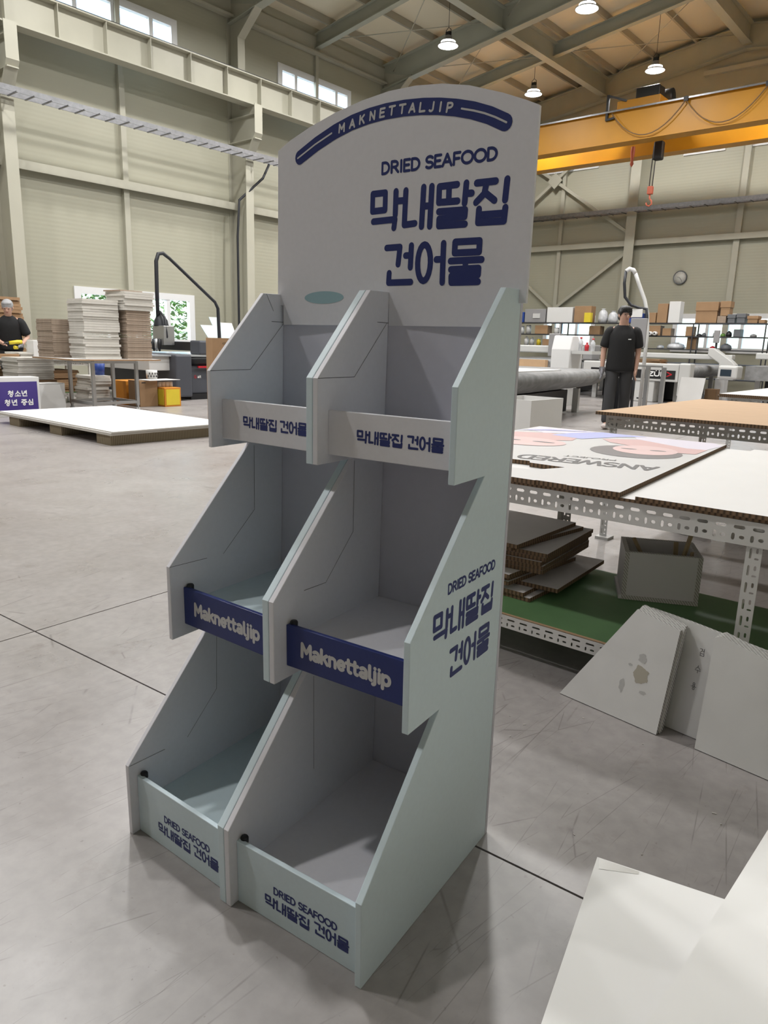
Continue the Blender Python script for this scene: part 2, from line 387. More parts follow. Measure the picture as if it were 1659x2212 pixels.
# ---------------------------------------------------------------- lettering (strokes)
def arc(cx, cy, rx, ry, a0, a1, n=10): return [(cx+rx*math.cos(math.radians(a0+(a1-a0)*i/n)), cy+ry*math.sin(math.radians(a0+(a1-a0)*i/n))) for i in range(n+1)]
LAT = {  # (advance, strokes) in cap-height units
 'D': (0.80, [[(0.08, 0), (0.08, 1), (0.28, 1)] + arc(0.28, 0.5, 0.38, 0.5, 90, -90) + [(0.08, 0)]]),
 'R': (0.74, [[(0.08, 0), (0.08, 1), (0.30, 1)] + arc(0.30, 0.74, 0.27, 0.26, 90, -90, 8) + [(0.08, 0.48)], [(0.32, 0.48), (0.62, 0)]]),
 'I': (0.28, [[(0.12, 0), (0.12, 1)]]),
 'E': (0.62, [[(0.52, 1), (0.08, 1), (0.08, 0), (0.52, 0)], [(0.08, 0.52), (0.46, 0.52)]]),
 'F': (0.60, [[(0.52, 1), (0.08, 1), (0.08, 0)], [(0.08, 0.50), (0.46, 0.50)]]),
 'S': (0.66, [[(0.55, 0.86)] + arc(0.32, 0.745, 0.25, 0.255, 40, 250, 9) + arc(0.30, 0.255, 0.27, 0.255, 75, -145, 9)]),
 'A': (0.80, [[(0.04, 0), (0.37, 1), (0.70, 0)], [(0.16, 0.33), (0.58, 0.33)]]),
 'O': (0.92, [arc(0.45, 0.5, 0.39, 0.5, 0, 360, 20)]),
 'M': (0.86, [[(0.08, 0), (0.10, 1), (0.41, 0.35), (0.72, 1), (0.74, 0)]]),
 'K': (0.74, [[(0.08, 0), (0.08, 1)], [(0.58, 1), (0.10, 0.45)], [(0.28, 0.62), (0.62, 0)]]),
 'N': (0.80, [[(0.08, 0), (0.08, 1), (0.66, 0), (0.66, 1)]]),
 'T': (0.68, [[(0.02, 1), (0.62, 1)], [(0.32, 1), (0.32, 0)]]),
 'L': (0.60, [[(0.08, 1), (0.08, 0), (0.52, 0)]]),
 'J': (0.55, [[(0.40, 1), (0.40, 0.25)] + arc(0.22, 0.22, 0.18, 0.22, 0, -150, 6)]),
 'P': (0.70, [[(0.08, 0), (0.08, 1), (0.30, 1)] + arc(0.30, 0.73, 0.27, 0.27, 90, -90, 8) + [(0.08, 0.46)]]),
 'W': (1.05, [[(0.03, 1), (0.26, 0), (0.50, 0.9), (0.74, 0), (0.98, 1)]]),
 'Z': (0.70, [[(0.06, 1), (0.60, 1), (0.06, 0), (0.62, 0)]]),
 'U': (0.78, [[(0.08, 1), (0.08, 0.3)] + arc(0.36, 0.28, 0.28, 0.28, 180, 360, 8) + [(0.64, 1)]]),
 'C': (0.76, [arc(0.42, 0.5, 0.36, 0.5, 50, 310, 12)]),
 'G': (0.82, [arc(0.42, 0.5, 0.36, 0.5, 50, 340, 12) + [(0.76, 0.45), (0.48, 0.45)]]),
 ' ': (0.34, []),
 'a': (0.62, [[(0.12, 0.60)] + arc(0.28, 0.48, 0.20, 0.20, 100, 0, 5) + [(0.48, 0.02)], arc(0.27, 0.17, 0.19, 0.16, 0, 360, 12)]),
 'k': (0.60, [[(0.08, 0), (0.08, 1)], [(0.46, 0.66), (0.12, 0.33)], [(0.24, 0.42), (0.50, 0)]]),
 'n': (0.62, [[(0.08, 0), (0.08, 0.66)], [(0.08, 0.42)] + arc(0.28, 0.44, 0.20, 0.21, 160, 0, 7) + [(0.48, 0)]]),
 'e': (0.64, [[(0.08, 0.34), (0.52, 0.34)] + arc(0.30, 0.33, 0.22, 0.33, 0, 310, 12)]),
 't': (0.46, [[(0.17, 0.90), (0.17, 0.18)] + arc(0.30, 0.16, 0.13, 0.14, 180, 290, 5), [(0.02, 0.64), (0.36, 0.64)]]),
 'l': (0.32, [[(0.10, 1), (0.10, 0.14)] + arc(0.22, 0.14, 0.12, 0.13, 180, 270, 4)]),
 'j': (0.30, [[(0.14, 0.66), (0.14, -0.12)] + arc(0.02, -0.12, 0.12, 0.13, 0, -100, 4), [(0.14, 0.92), (0.14, 0.925)]]),
 'i': (0.28, [[(0.12, 0), (0.12, 0.66)], [(0.12, 0.92), (0.12, 0.925)]]),
 'p': (0.66, [[(0.08, -0.30), (0.08, 0.66)], arc(0.31, 0.33, 0.23, 0.32, 0, 360, 14)]),
}
def text_width(s): return sum(LAT[ch][0] for ch in s)
def write(mb, s, a0, b0, width, height, wid, fn, d, mi=0, slant=0.0, rot=0.0):
    k = width/text_width(s); x = 0; c, sn = math.cos(rot), math.sin(rot)
    for ch in s:
        adv, st = LAT[ch]
        for P in st:
            Q = [((x+px)*k + slant*py*height, py*height) for px, py in P]
            mb.ribbon([(a0+p*c-q*sn, b0+p*sn+q*c) for p, q in Q], wid, fn, d, mi, 8)
        x += adv
# logo syllables, in header-board metres (x, z) before placing
HAN = {
'mak': [[(-0.4244, 1.5990), (-0.3840, 1.5985), (-0.3841, 1.5604), (-0.4247, 1.5602), (-0.4244, 1.5990)], [(-0.3516, 1.5986), (-0.3521, 1.5473)], [(-0.3508, 1.5774), (-0.3251, 1.5770)], [(-0.4212, 1.5370), (-0.3525, 1.5375), (-0.3551, 1.5186)]],
'nae': [[(-0.3225, 1.5980), (-0.3243, 1.5235), (-0.2936, 1.5250)], [(-0.2715, 1.6010), (-0.2740, 1.5169)], [(-0.2487, 1.6009), (-0.2508, 1.5162)], [(-0.2726, 1.5605), (-0.2499, 1.5603)]],
'ttal': [[(-0.1797, 1.5990), (-0.2277, 1.5985), (-0.2278, 1.5654), (-0.1768, 1.5648)], [(-0.2012, 1.5985), (-0.2008, 1.5653)], [(-0.1554, 1.5999), (-0.1578, 1.5589)], [(-0.1554, 1.5784), (-0.1401, 1.5782)], [(-0.2268, 1.5459), (-0.1552, 1.5449), (-0.1561, 1.5308), (-0.2251, 1.5303), (-0.2252, 1.5155), (-0.1543, 1.5152)]],
'jip': [[(-0.1283, 1.5976), (-0.0802, 1.5975)], [(-0.1036, 1.5945), (-0.1075, 1.5746), (-0.1279, 1.5581)], [(-0.1068, 1.5769), (-0.0810, 1.5590)], [(-0.0518, 1.5989), (-0.0545, 1.5581)], [(-0.1192, 1.5438), (-0.1202, 1.5164), (-0.0548, 1.5156), (-0.0527, 1.5425)], [(-0.1193, 1.5316), (-0.0540, 1.5312)]],
'geon': [[(-0.3755, 1.4745), (-0.3350, 1.4750), (-0.3393, 1.4361)], [(-0.3175, 1.4550), (-0.3027, 1.4551)], [(-0.3012, 1.4767), (-0.3025, 1.4281)], [(-0.3655, 1.4166), (-0.3667, 1.3946), (-0.3001, 1.3950)]],
'eo': [[(-0.2631+0.0183*math.cos(t*PI/10), 1.4368+0.0402*math.sin(t*PI/10)) for t in range(21)], [(-0.2285, 1.4431), (-0.2112, 1.4428)], [(-0.2098, 1.4773), (-0.2094, 1.3921)]],
'mul': [[(-0.1783, 1.4787), (-0.1133, 1.4783), (-0.1136, 1.4550), (-0.1787, 1.4552), (-0.1783, 1.4787)], [(-0.1887, 1.4382), (-0.1056, 1.4386)], [(-0.1480, 1.4384), (-0.1478, 1.4205)], [(-0.1868, 1.4198), (-0.1128, 1.4205), (-0.1132, 1.4064), (-0.1851, 1.4056), (-0.1843, 1.3913), (-0.1123, 1.3917)]],
}
L1, L2 = ('mak', 'nae', 'ttal', 'jip'), ('geon', 'eo', 'mul')
BOX1 = (-0.4326, -0.0440, 1.5080, 1.6085); BOX2 = (-0.3840, -0.0975, 1.3838, 1.4868)
def logo(mb, names, src, dst, wid, fn, d, mi=0):
    sa = (dst[1]-dst[0])/(src[1]-src[0]); sb = (dst[3]-dst[2])/(src[3]-src[2])
    for nm in names:
        for P in HAN[nm]:
            mb.ribbon([(dst[0]+(a-src[0])*sa, dst[2]+(b-src[2])*sb) for a, b in P], wid, fn, d, mi)
# plain syllables in a unit square (x right, y up)
def ring(cx, cy, r, n=14): return [(cx+r*math.cos(2*PI*i/n), cy+r*math.sin(2*PI*i/n)) for i in range(n+1)]
SYL = {
'cheong': [[(0.22, 0.98), (0.38, 0.98)], [(0.06, 0.84), (0.54, 0.84)], [(0.30, 0.84), (0.26, 0.66), (0.04, 0.46)], [(0.30, 0.68), (0.56, 0.48)], [(0.60, 0.72), (0.82, 0.72)], [(0.82, 1.0), (0.82, 0.42)], ring(0.5, 0.18, 0.19)],
'so': [[(0.5, 0.95), (0.44, 0.7), (0.10, 0.42)], [(0.5, 0.8), (0.9, 0.42)], [(0.5, 0.36), (0.5, 0.12)], [(0.02, 0.10), (0.98, 0.10)]],
'nyeon': [[(0.08, 0.95), (0.08, 0.52), (0.52, 0.56)], [(0.48, 0.86), (0.82, 0.86)], [(0.48, 0.66), (0.82, 0.66)], [(0.84, 1.0), (0.84, 0.34)], [(0.22, 0.36), (0.22, 0.06), (0.9, 0.06)]],
'jung': [[(0.12, 0.95), (0.88, 0.95)], [(0.5, 0.95), (0.42, 0.78), (0.08, 0.60)], [(0.5, 0.82), (0.92, 0.60)], [(0.02, 0.48), (0.98, 0.48)], [(0.5, 0.48), (0.5, 0.36)], ring(0.5, 0.16, 0.17)],
'sim': [[(0.32, 0.95), (0.28, 0.72), (0.04, 0.48)], [(0.32, 0.76), (0.58, 0.50)], [(0.84, 1.0), (0.84, 0.42)], [(0.2, 0.34), (0.86, 0.34), (0.86, 0.03), (0.2, 0.03), (0.2, 0.34)]],
'geom': [[(0.05, 0.92), (0.5, 0.92), (0.38, 0.6), (0.1, 0.42)], [(0.52, 0.68), (0.8, 0.68)], [(0.8, 1.0), (0.8, 0.42)], [(0.2, 0.32), (0.84, 0.32), (0.84, 0.03), (0.2, 0.03), (0.2, 0.32)]],
'su': [[(0.5, 1.0), (0.4, 0.75), (0.05, 0.5)], [(0.48, 0.82), (0.9, 0.5)], [(0.0, 0.34), (1.0, 0.34)], [(0.5, 0.34), (0.5, 0.0)]],
'yong': [ring(0.5, 0.8, 0.17), [(0.35, 0.6), (0.35, 0.44)], [(0.65, 0.6), (0.65, 0.44)], [(0.05, 0.43), (0.95, 0.43)], ring(0.5, 0.17, 0.17)],
}
def syllables(mb, names, a0, b0, w, h, gap, wid, fn, d, mi=0):
    a = a0
    for nm in names:
        if nm is None: a += w*0.5; continue
        for P in SYL[nm]: mb.ribbon([(a+p*w, b0+q*h) for p, q in P], wid, fn, d, mi, 8)
        a += w+gap

# ================================================================ THE HALL
XL, XR, YB, YF = -14.0, 2.6, 21.6, -11.0
XRIDGE = -6.2
def roof_z(x):   # underside of the roof sheet
    return 8.72 + (x-XL)*0.142 if x < XRIDGE else 8.72 + (XRIDGE-XL)*0.142 - (x-XRIDGE)*0.142
COLS_Y = [-5.75, -0.4, 4.93, 10.27, 15.55, 20.9]
MIDS_Y = [-3.1, 2.25, 7.45, 12.93, 18.2]

# --- floor: cast slabs with open joints over a dark bed; the slab grid sits a few degrees off the walls
fl = struct(B(XL, XR, YF, YB, -0.30, -0.052, 'floor', 'dark_steel'), 'grey concrete floor cast in large slabs with dark joints')
FR = math.radians(3.75); FO = Vector((-1.885, -0.172, 0)); SL = 5.5; JG = 0.006
def fpt(a, b): return (FO.x + a*math.cos(FR) - b*math.sin(FR), FO.y + a*math.sin(FR) + b*math.cos(FR))
def clip(poly, x0, x1, y0, y1):
    for ax, lim, keep in ((0, x0, 1), (0, x1, -1), (1, y0, 1), (1, y1, -1)):
        out = []
        for i in range(len(poly)):
            p, q = poly[i], poly[(i+1) % len(poly)]
            ip, iq = (p[ax]-lim)*keep >= 0, (q[ax]-lim)*keep >= 0
            if ip: out.append(p)
            if ip != iq:
                t = (lim-p[ax])/(q[ax]-p[ax]); out.append((p[0]+(q[0]-p[0])*t, p[1]+(q[1]-p[1])*t))
        poly = out
        if not poly: return []
    return poly
for i in range(-4, 3):
    for j in range(-3, 6):
        pg = [fpt(i*SL+JG/2, j*SL+JG/2), fpt((i+1)*SL-JG/2, j*SL+JG/2), fpt((i+1)*SL-JG/2, (j+1)*SL-JG/2), fpt(i*SL+JG/2, (j+1)*SL-JG/2)]
        pg = clip(pg, XL, XR, YF, YB)
        if len(pg) > 2:
            MB().prism(pg, lambda a, b, d: (a, b, d), -0.05, 0.0).build('slab', 'concrete', fl)

# --- walls with real window openings
def wall(name, label, axis, pos, thick, u0, u1, z0, ztop, holes):
    us = sorted({u0, u1, *[h[0] for h in holes], *[h[1] for h in holes]}); zs = sorted({z0, ztop, *[h[2] for h in holes], *[h[3] for h in holes]})
    mb = MB()
    for a, b in zip(us, us[1:]):
        for c, d in zip(zs, zs[1:]):
            if any(h[0] <= (a+b)/2 <= h[1] and h[2] <= (c+d)/2 <= h[3] for h in holes): continue
            if axis == 'X': mb.box(min(pos, pos+thick), max(pos, pos+thick), a, b, c, d)
            else: mb.box(a, b, min(pos, pos+thick), max(pos, pos+thick), c, d)
    o = mb.build(name, 'wall_panel'); bm = bmesh.new(); bm.from_mesh(o.data); bmesh.ops.remove_doubles(bm, verts=bm.verts[:], dist=0.0005); bm.to_mesh(o.data); bm.free()
    return struct(o, label)
CL_Z0, CL_Z1 = 6.55, 7.56
left_holes = [(6.27, 9.04, 0.96, 2.00)] + [(m-1.45, m+1.38, CL_Z0, CL_Z1) for m in (2.25, 7.42)] + [(11.72, 14.18, CL_Z0, CL_Z1)] + [(16.9, 19.5, CL_Z0, CL_Z1), (-4.5, -1.7, CL_Z0, CL_Z1)]
back_holes = [(-12.1, -10.3, 6.68, 7.5), (-7.6, -6.55, 6.68, 7.5), (-5.85, -4.6, 6.68, 7.5), (-11.7, -9.95, 1.15, 2.12), (-7.35, -4.45, 1.15, 2.16)]
right_holes = [(m-1.4, m+1.4, CL_Z0, CL_Z1) for m in (-3.1, 2.25, 7.45, 12.93, 18.2)]
wl_ = wall('wall_left', 'cream ribbed panel wall with a high runway beam along it', 'X', XL, -0.12, YF, YB, 0, 8.72, left_holes)
wb_ = wall('wall_back', 'cream panel gable wall behind the black shelving', 'Y', YB, 0.12, XL, XR, 0, 8.56, back_holes)
wr_ = wall('wall_right', 'cream panel wall on the near side', 'X', XR, 0.12, YF, YB, 0, 8.58, right_holes)
wf_ = wall('wall_front', 'cream panel gable wall behind the viewpoint', 'Y', YF, -0.12, XL, XR, 0, 8.56, [])
for yy, nm in ((YB+0.06, 'wall_gable_back'), (YF-0.06, 'wall_gable_front')):
    pg = [(XL, 8.56), (XR, 8.56), (XR, roof_z(XR)), (XRIDGE, roof_z(XRIDGE)), (XL, roof_z(XL))]
    struct(MB().prism(pg, lambda a, b, d: (a, d, b), yy-0.06, yy+0.06).build(nm, 'wall_panel'), 'triangular cream gable panel under the roof')
# --- roof sheets
for nm, xa, xb in (('ceiling', XL-0.3, XRIDGE), ('ceiling', XRIDGE, XR+0.3)):
    za, zb = roof_z(xa), roof_z(xb)
    struct(MB().prism([(xa, za), (xb, zb), (xb, zb+0.1), (xa, za+0.1)], lambda a, b, d: (a, d, b), YF-0.3, YB+0.3).build(nm, 'roof_panel'), 'cream roof sheeting above the purlins')

# --- windows
def window(n, axis, pos, u0, u1, z0, z1, mull, inward, label):
    """frame fills the opening; glass panes as parts"""
    def bx(mb, a, b, c, d, t0, t1):
        if axis == 'X': return mb.box(min(t0, t1), max(t0, t1), a, b, c, d)
        return mb.box(a, b, min(t0, t1), max(t0, t1), c, d)
    e = empty('window_%d' % n, (pos, (u0+u1)/2, z0) if axis == 'X' else ((u0+u1)/2, pos, z0), label, None, None, 'structure')
    t = 0.09; pi, po = pos+inward*0.03, pos-inward*0.08
    mb = MB()
    for a, b, c, d in ((u0-0.05, u0+t, z0-0.05, z1+0.05), (u1-t, u1+0.05, z0-0.05, z1+0.05), (u0+t, u1-t, z0-0.05, z0+t), (u0+t, u1-t, z1-t, z1+0.05)): bx(mb, a, b, c, d, pi, po)
    mb.build('frame', 'pvc_white', e)
    xs = [u0+t] + [m for m in mull] + [u1-t]
    for m in mull: bx(MB(), m-0.045, m+0.045, z0+t, z1-t, pi-inward*0.01, po).build('mullion', 'pvc_white', e)
    for a, b in zip(xs, xs[1:]): bx(MB(), a+0.03, b-0.03, z0+t-0.005, z1-t+0.005, pos-inward*0.03, pos-inward*0.036).build('pane', 'pane_glass', e)
    return e
k = 1
window(k, 'X', XL, 6.27, 9.04, 0.96, 2.00, (7.0, 7.65, 8.40), 1, 'white framed sliding window behind the stacked boards'); k += 1
for (a, b, c, d), lb in zip(left_holes[1:], ('high strip window nearest the viewpoint', 'high white strip window above the runway beam at left', 'high white strip window above the curved header board', 'high strip window towards the back corner', 'high strip window behind the viewpoint')):
    window(k, 'X', XL, a, b, c, d, [a+(b-a)*f for f in (0.22, 0.5, 0.80)], 1, lb); k += 1
for (a, b, c, d), lb in zip(back_holes, ('high window behind the left end of the crane', 'high window behind the crane hoist', 'high window behind the right end of the crane', 'low bright window behind the left shelving', 'low bright window behind the right shelving')):
    window(k, 'Y', YB, a, b, c, d, [a+(b-a)*f for f in (0.33, 0.66)], -1, lb); k += 1
for a, b, c, d in right_holes:
    window(k, 'X', XR, a, b, c, d, [a+(b-a)*f for f in (0.25, 0.5, 0.75)], -1, 'high strip window in the near side wall'); k += 1

# --- outside: ground and greenery seen through the low window
struct(B(-60, 60, -60, 80, -0.5, -0.35, 'ground_outside', 'outside_ground'), 'pale ground outside the hall')
mb = MB()
for i in range(9000):
    y, z, x = random.uniform(4.5, 15.0), random.uniform(0.2, 3.2), random.uniform(-18.4, -17.2)
    if z > 2.2 + 0.5*math.sin(y*1.7) + 0.3*math.sin(y*4.1): continue
    s = random.uniform(0.06, 0.13); a, b_ = random.uniform(0, 2*PI), random.uniform(-0.9, 0.9)
    u = Vector((math.cos(a), math.sin(a), b_)).normalized()*s; v = Vector((-math.sin(a), math.cos(a), random.uniform(-0.6, 0.6))).normalized()*s*0.55
    p = Vector((x, y, z)); mb.add([p-u, p+v, p+u, p-v], [(0, 1, 2, 3)])
tag(mb.build('hedge', 'leaf'), 'green leafy hedge outside the low window', 'hedge', None, 'stuff')

# --- steel frame
TN = [0]
def trim(mb, m='steel_paint', label=None):
    TN[0] += 1; return struct(mb.build('trim_%d' % TN[0], m), label)
def ibeam_x(y, x0, x1, off0, off1, depth, fw_=0.2, t=0.02):
    """rafter along X following the roof, underside of roof minus off"""
    mb = MB()
    def seg(d0, d1, w):
        mb.prism([(x0, roof_z(x0)-off0-d1), (x1, roof_z(x1)-off1-d1), (x1, roof_z(x1)-off1-d0), (x0, roof_z(x0)-off0-d0)], lambda a, b, d: (a, d, b), y-w/2, y+w/2)
    seg(0, t, fw_); seg(t, depth-t, 0.012); seg(depth-t, depth, fw_); return mb
for y in COLS_Y + MIDS_Y:
    main = y in COLS_Y; yy = min(y, YB-0.25) if y != 20.9 else YB-0.16
    dep = 0.62 if main else 0.34
    for xa, xb in ((XL+0.05, XRIDGE), (XRIDGE, XR-0.05)):
        trim(ibeam_x(yy, xa, xb, 0.16, 0.16, dep, 0.22 if main else 0.16), 'roof_steel', 'painted steel roof rafter')
    # haunches and columns
    for sx, xw in ((1, XL), (-1, XR)):
        if main:
            mb = MB(); f = xw + sx*0.62; g = xw + sx*0.38
            mb.box(min(xw, f), max(xw, f), yy-0.008, yy+0.008, 0, 5.15)           # web, lower shaft
            mb.box(min(f-0.012, f+0.012), f+0.012, yy-0.11, yy+0.11, 0, 5.15)     # front flange
            mb.box(min(xw, xw+sx*0.02), max(xw, xw+sx*0.02), yy-0.11, yy+0.11, 0, 8.4)
            mb.prism([(xw, 5.15), (f, 5.15), (xw+sx*0.95, 5.62), (xw+sx*0.95, 6.17), (xw, 6.17)], lambda a, b, d: (a, d, b), yy-0.008, yy+0.008)   # corbel
            mb.hexa([(f, yy-0.11, 5.15), (f, yy+0.11, 5.15), (f+sx*0.02, yy+0.11, 5.12), (f+sx*0.02, yy-0.11, 5.12), (xw+sx*0.95, yy-0.11, 5.62), (xw+sx*0.95, yy+0.11, 5.62), (xw+sx*0.97, yy+0.11, 5.60), (xw+sx*0.97, yy-0.11, 5.60)])
            mb.box(min(xw+sx*0.94, xw+sx*0.96), max(xw+sx*0.94, xw+sx*0.96), yy-0.11, yy+0.11, 5.60, 6.19)
            mb.box(min(xw, xw+sx*0.95), max(xw, xw+sx*0.95), yy-0.10, yy+0.10, 5.98, 6.0)
            mb.box(min(xw, xw+sx*0.95), max(xw, xw+sx*0.95), yy-0.10, yy+0.10, 5.48, 5.5)
            mb.box(min(xw, g), max(xw, g), yy-0.008, yy+0.008, 6.17, 8.2)
            mb.box(min(g-0.01, g+0.01), g+0.012, yy-0.10, yy+0.10, 6.17, 7.65)
            mb.prism([(g, 7.65), (g+sx*0.02, 7.62), (xw+sx*1.05, 8.12), (xw+sx*1.05, 8.15)], lambda a, b, d: (a, d, b), yy-0.10, yy+0.10)
            mb.prism([(xw, 7.65), (g, 7.65), (xw+sx*1.05, 8.13), (xw, 8.4)], lambda a, b, d: (a, d, b), yy-0.007, yy+0.007)
            trim(mb, 'steel_paint', 'cream steel column with a bracket for the runway beam')
# purlins along Y
x = XL+0.55
while x < XR-0.2:
    if abs(x-XRIDGE) > 0.3:
        z = roof_z(x); trim(MB().box(x-0.03, x+0.03, YF, YB, z-0.17, z-0.005), 'purlin_paint', 'steel purlin under the roof sheet')
    x += 1.18
# longitudinal struts and eave beams along Y
for xs_, lb in ((-10.2, 'deep steel strut between the rafters'), (XRIDGE, 'steel ridge strut under the roof'), (-2.2, 'deep steel strut on the near roof slope')):
    z = roof_z(xs_)-0.17
    trim(MB().box(xs_-0.11, xs_+0.11, YF, YB-0.1, z-0.50, z-0.48).box(xs_-0.006, xs_+0.006, YF, YB-0.1, z-0.48, z-0.02).box(xs_-0.11, xs_+0.11, YF, YB-0.1, z-0.02, z), 'roof_steel', lb)
for xw, sx in ((XL, 1), (XR, -1)):
    a = xw+sx*0.02; b_ = xw+sx*0.16
    trim(MB().box(min(a, b_), max(a, b_), YF, YB, 8.08, 8.14).box(min(a, a+sx*0.03), max(a, a+sx*0.03), YF, YB, 8.14, 8.5), 'steel_paint', 'eave channel along the top of the wall')
# left wall: girt, posts, panel joints
trim(MB().box(XL, XL+0.20, YF, YB, 4.18, 4.20).box(XL+0.17, XL+0.20, YF, YB, 4.04, 4.18), 'steel_paint', 'horizontal cream girt along the left wall')
for y in MIDS_Y:
    trim(MB().box(XL, XL+0.10, y-0.06, y+0.06, 0, 6.2), 'steel_paint', 'slim vertical wall post between columns')
    trim(MB().box(XL, XL+0.08, y-0.05, y+0.05, 6.2, 8.1), 'steel_paint', 'slim vertical post between the high windows')
# back wall: girts, posts, brace
trim(MB().box(XL, XR, YB-0.20, YB, 4.36, 4.38).box(XL, XR, YB-0.20, YB-0.17, 4.22, 4.36), 'steel_paint', 'horizontal cream girt along the back wall')
for xp, wd in ((-11.36, 0.06), (-5.87, 0.08), (-2.9, 0.08)):
    trim(MB().box(xp-wd, xp+wd, YB-0.10, YB, 0, 8.0), 'steel_paint', 'slim vertical post on the back wall')
trim(MB().box(-9.05, -8.75, YB-0.32, YB-0.30, 0, 8.3).box(-8.91, -8.89, YB-0.30, YB, 0, 8.3), 'steel_paint', 'broad steel post on the back wall')
trim(MB().box(-7.3, XR, YB-0.14, YB, 8.62, 8.74), 'steel_paint', 'horizontal channel high on the gable')
for a, b_ in (((-11.64, 6.37), (-8.95, 4.55)), ((-11.64, 6.37), (-13.2, 7.35)), ((-11.64, 6.37), (-13.2, 5.2)), ((-11.64, 6.37), (-10.4, 7.3)), ((-8.95, 4.1), (-11.4, 2.35)), ((-11.4, 2.35), (-12.6, 3.3))):
    trim(MB().bar((a[0], YB-0.13, a[1]), (b_[0], YB-0.13, b_[1]), 0.09, 0.09), 'steel_paint', 'diagonal brace on the back wall')
trim(MB().prism([(-11.9, 6.37), (-11.64, 6.12), (-11.38, 6.37), (-11.64, 6.62)], lambda a, b, d: (a, d, b), YB-0.20, YB-0.18), 'steel_paint', 'gusset plate where the wall braces cross')
# roof rods
for (x0, y0, x1, y1) in ((-13.6, 12.9, -10.3, 15.5), (-10.3, 12.9, -13.6, 15.5), (-10.1, 12.9, -6.4, 18.2), (-10.1, 18.2, -6.4, 21.2), (-6.5, 18.2, -10.0, 21.2), (-10.0, 15.5, -6.4, 12.9), (-13.6, 15.5, -10.3, 18.2), (-10.3, 15.5, -13.6, 18.2)):
    trim(MB().tube([(x0, y0, roof_z(x0)-0.42), (x1, y1, roof_z(x1)-0.42)], 0.011, 6), 'steel_paint', 'thin cross bracing rod under the roof')

# --- crane runway beam on the left wall, with stiffeners as parts
def runway(xc, label):
    e = empty('crane_runway_beam', (xc, 5, 6.2), label, 'beam')
    B(xc-0.14, xc+0.14, YF+1, YB-0.3, 6.20, 6.225, 'bottom_flange', 'steel_paint', e)
    B(xc-0.14, xc+0.14, YF+1, YB-0.3, 6.775, 6.80, 'top_flange', 'steel_paint', e)
    B(xc-0.006, xc+0.006, YF+1, YB-0.3, 6.225, 6.775, 'web', 'steel_paint', e)
    B(xc-0.03, xc+0.03, YF+1, YB-0.3, 6.80, 6.86, 'rail', 'dark_steel', e)
    s = 1 if xc < -6 else -1
    y = 5.85-0.925*16
    while y < YB-0.5:
        B(min(xc+s*0.006, xc+s*0.14), max(xc+s*0.006, xc+s*0.14), y-0.006, y+0.006, 6.225, 6.775, 'stiffener', 'steel_paint', e); y += 0.925
runway(-13.32, 'long cream crane runway beam with ribs high on the left wall')
runway(XR-0.68, 'long cream crane runway beam high on the near wall')

# --- cable trays
e = empty('cable_tray', (-13.15, 5, 5.08), 'galvanised ladder cable tray running along the left wall', 'cable tray')
for xx in (-13.28, -12.98): B(xx-0.006, xx+0.006, YF+1, 17.0, 5.08, 5.17, 'side_rail', 'galvanised', e)
y = 4.0
while y < 17: B(-13.27, -12.90, y-0.012, y+0.012, 5.065, 5.085, 'rung', 'galvanised', e); y += 0.30
e = empty('cable_tray', (-8, 21.15, 5.14), 'galvanised cable tray running along the back wall', 'cable tray')
for yy in (20.95, 21.3): B(-13.9, XR, yy-0.006, yy+0.006, 5.14, 5.25, 'side_rail', 'galvanised', e)
x = -13.5
while x < -3: B(x-0.012, x+0.012, 20.94, 21.31, 5.13, 5.15, 'rung', 'galvanised', e); x += 0.4
o = MB().tube([(-13.25, 10.75, 5.07), (-13.3, 10.6, 4.75), (-13.45, 10.02, 4.2), (-13.48, 9.98, 3.4), (-13.48, 9.98, 1.4), (-13.5, 10.0, 1.28)], 0.028, 8).build('power_cable', 'rubber_black')
tag(o, 'black power cable dropping from the cable tray beside the column', 'cable')
e = empty('wall_box', (-13.35, 10.0, 0.8), 'pale grey electrical box at the foot of the column', 'box')
B(-13.55, -13.2, 9.75, 10.2, 0.62, 1.22, 'body', 'machine_light', e); B(-13.2, -13.19, 9.78, 10.17, 0.66, 1.19, 'door', 'board_white', e)

# --- ceiling lamps
LZ = 8.1
def make_lamp(loc):
    e = empty('high_bay_lamp', loc)
    x, y, z = loc
    MB().lathe([(0.0, 0.215), (0.075, 0.215), (0.085, 0.20), (0.085, 0.13), (0.13, 0.115), (0.17, 0.10), (0.17, 0.05), (0.20, 0.04), (0.245, 0.012), (0.25, 0.0), (0.235, -0.004)], loc, 24).build('housing', 'lamp_shell', e)
    MB().lathe([(0.172, 0.06), (0.176, 0.075), (0.172, 0.09)], loc, 24).build('glow_ring', 'lamp_glow', e)
    MB().lathe([(0.235, -0.004), (0.20, -0.014), (0.0, -0.018)], loc, 24).build('diffuser', 'lamp_glow', e)
    MB().box(x-0.06, x+0.06, y-0.04, y+0.04, z+0.21, z+0.30).build('driver', 'black_plastic', e)
    MB().tube([(x-0.07, y, z+0.19), (x-0.07, y, z+0.34), (x, y, z+0.40), (x+0.07, y, z+0.34), (x+0.07, y, z+0.19)], 0.008, 6).build('bracket', 'black_plastic', e)
    MB().tube([(x, y, z+0.40), (x, y, roof_z(x)+0.01)], 0.006, 6).build('cord', 'black_plastic', e)
    return e
def lamp_light(e):
    ld = bpy.data.lights.new('lamp_light', 'AREA'); ld.shape = 'DISK'; ld.size = 0.44; ld.energy = LAMP_WATT; ld.color = (1.0, 0.99, 0.975); ld.spread = math.radians(165)
    lo = bpy.data.objects.new('lamp_light', ld); COL.objects.link(lo); lo.parent = e; lo.location = (0, 0, -0.024)
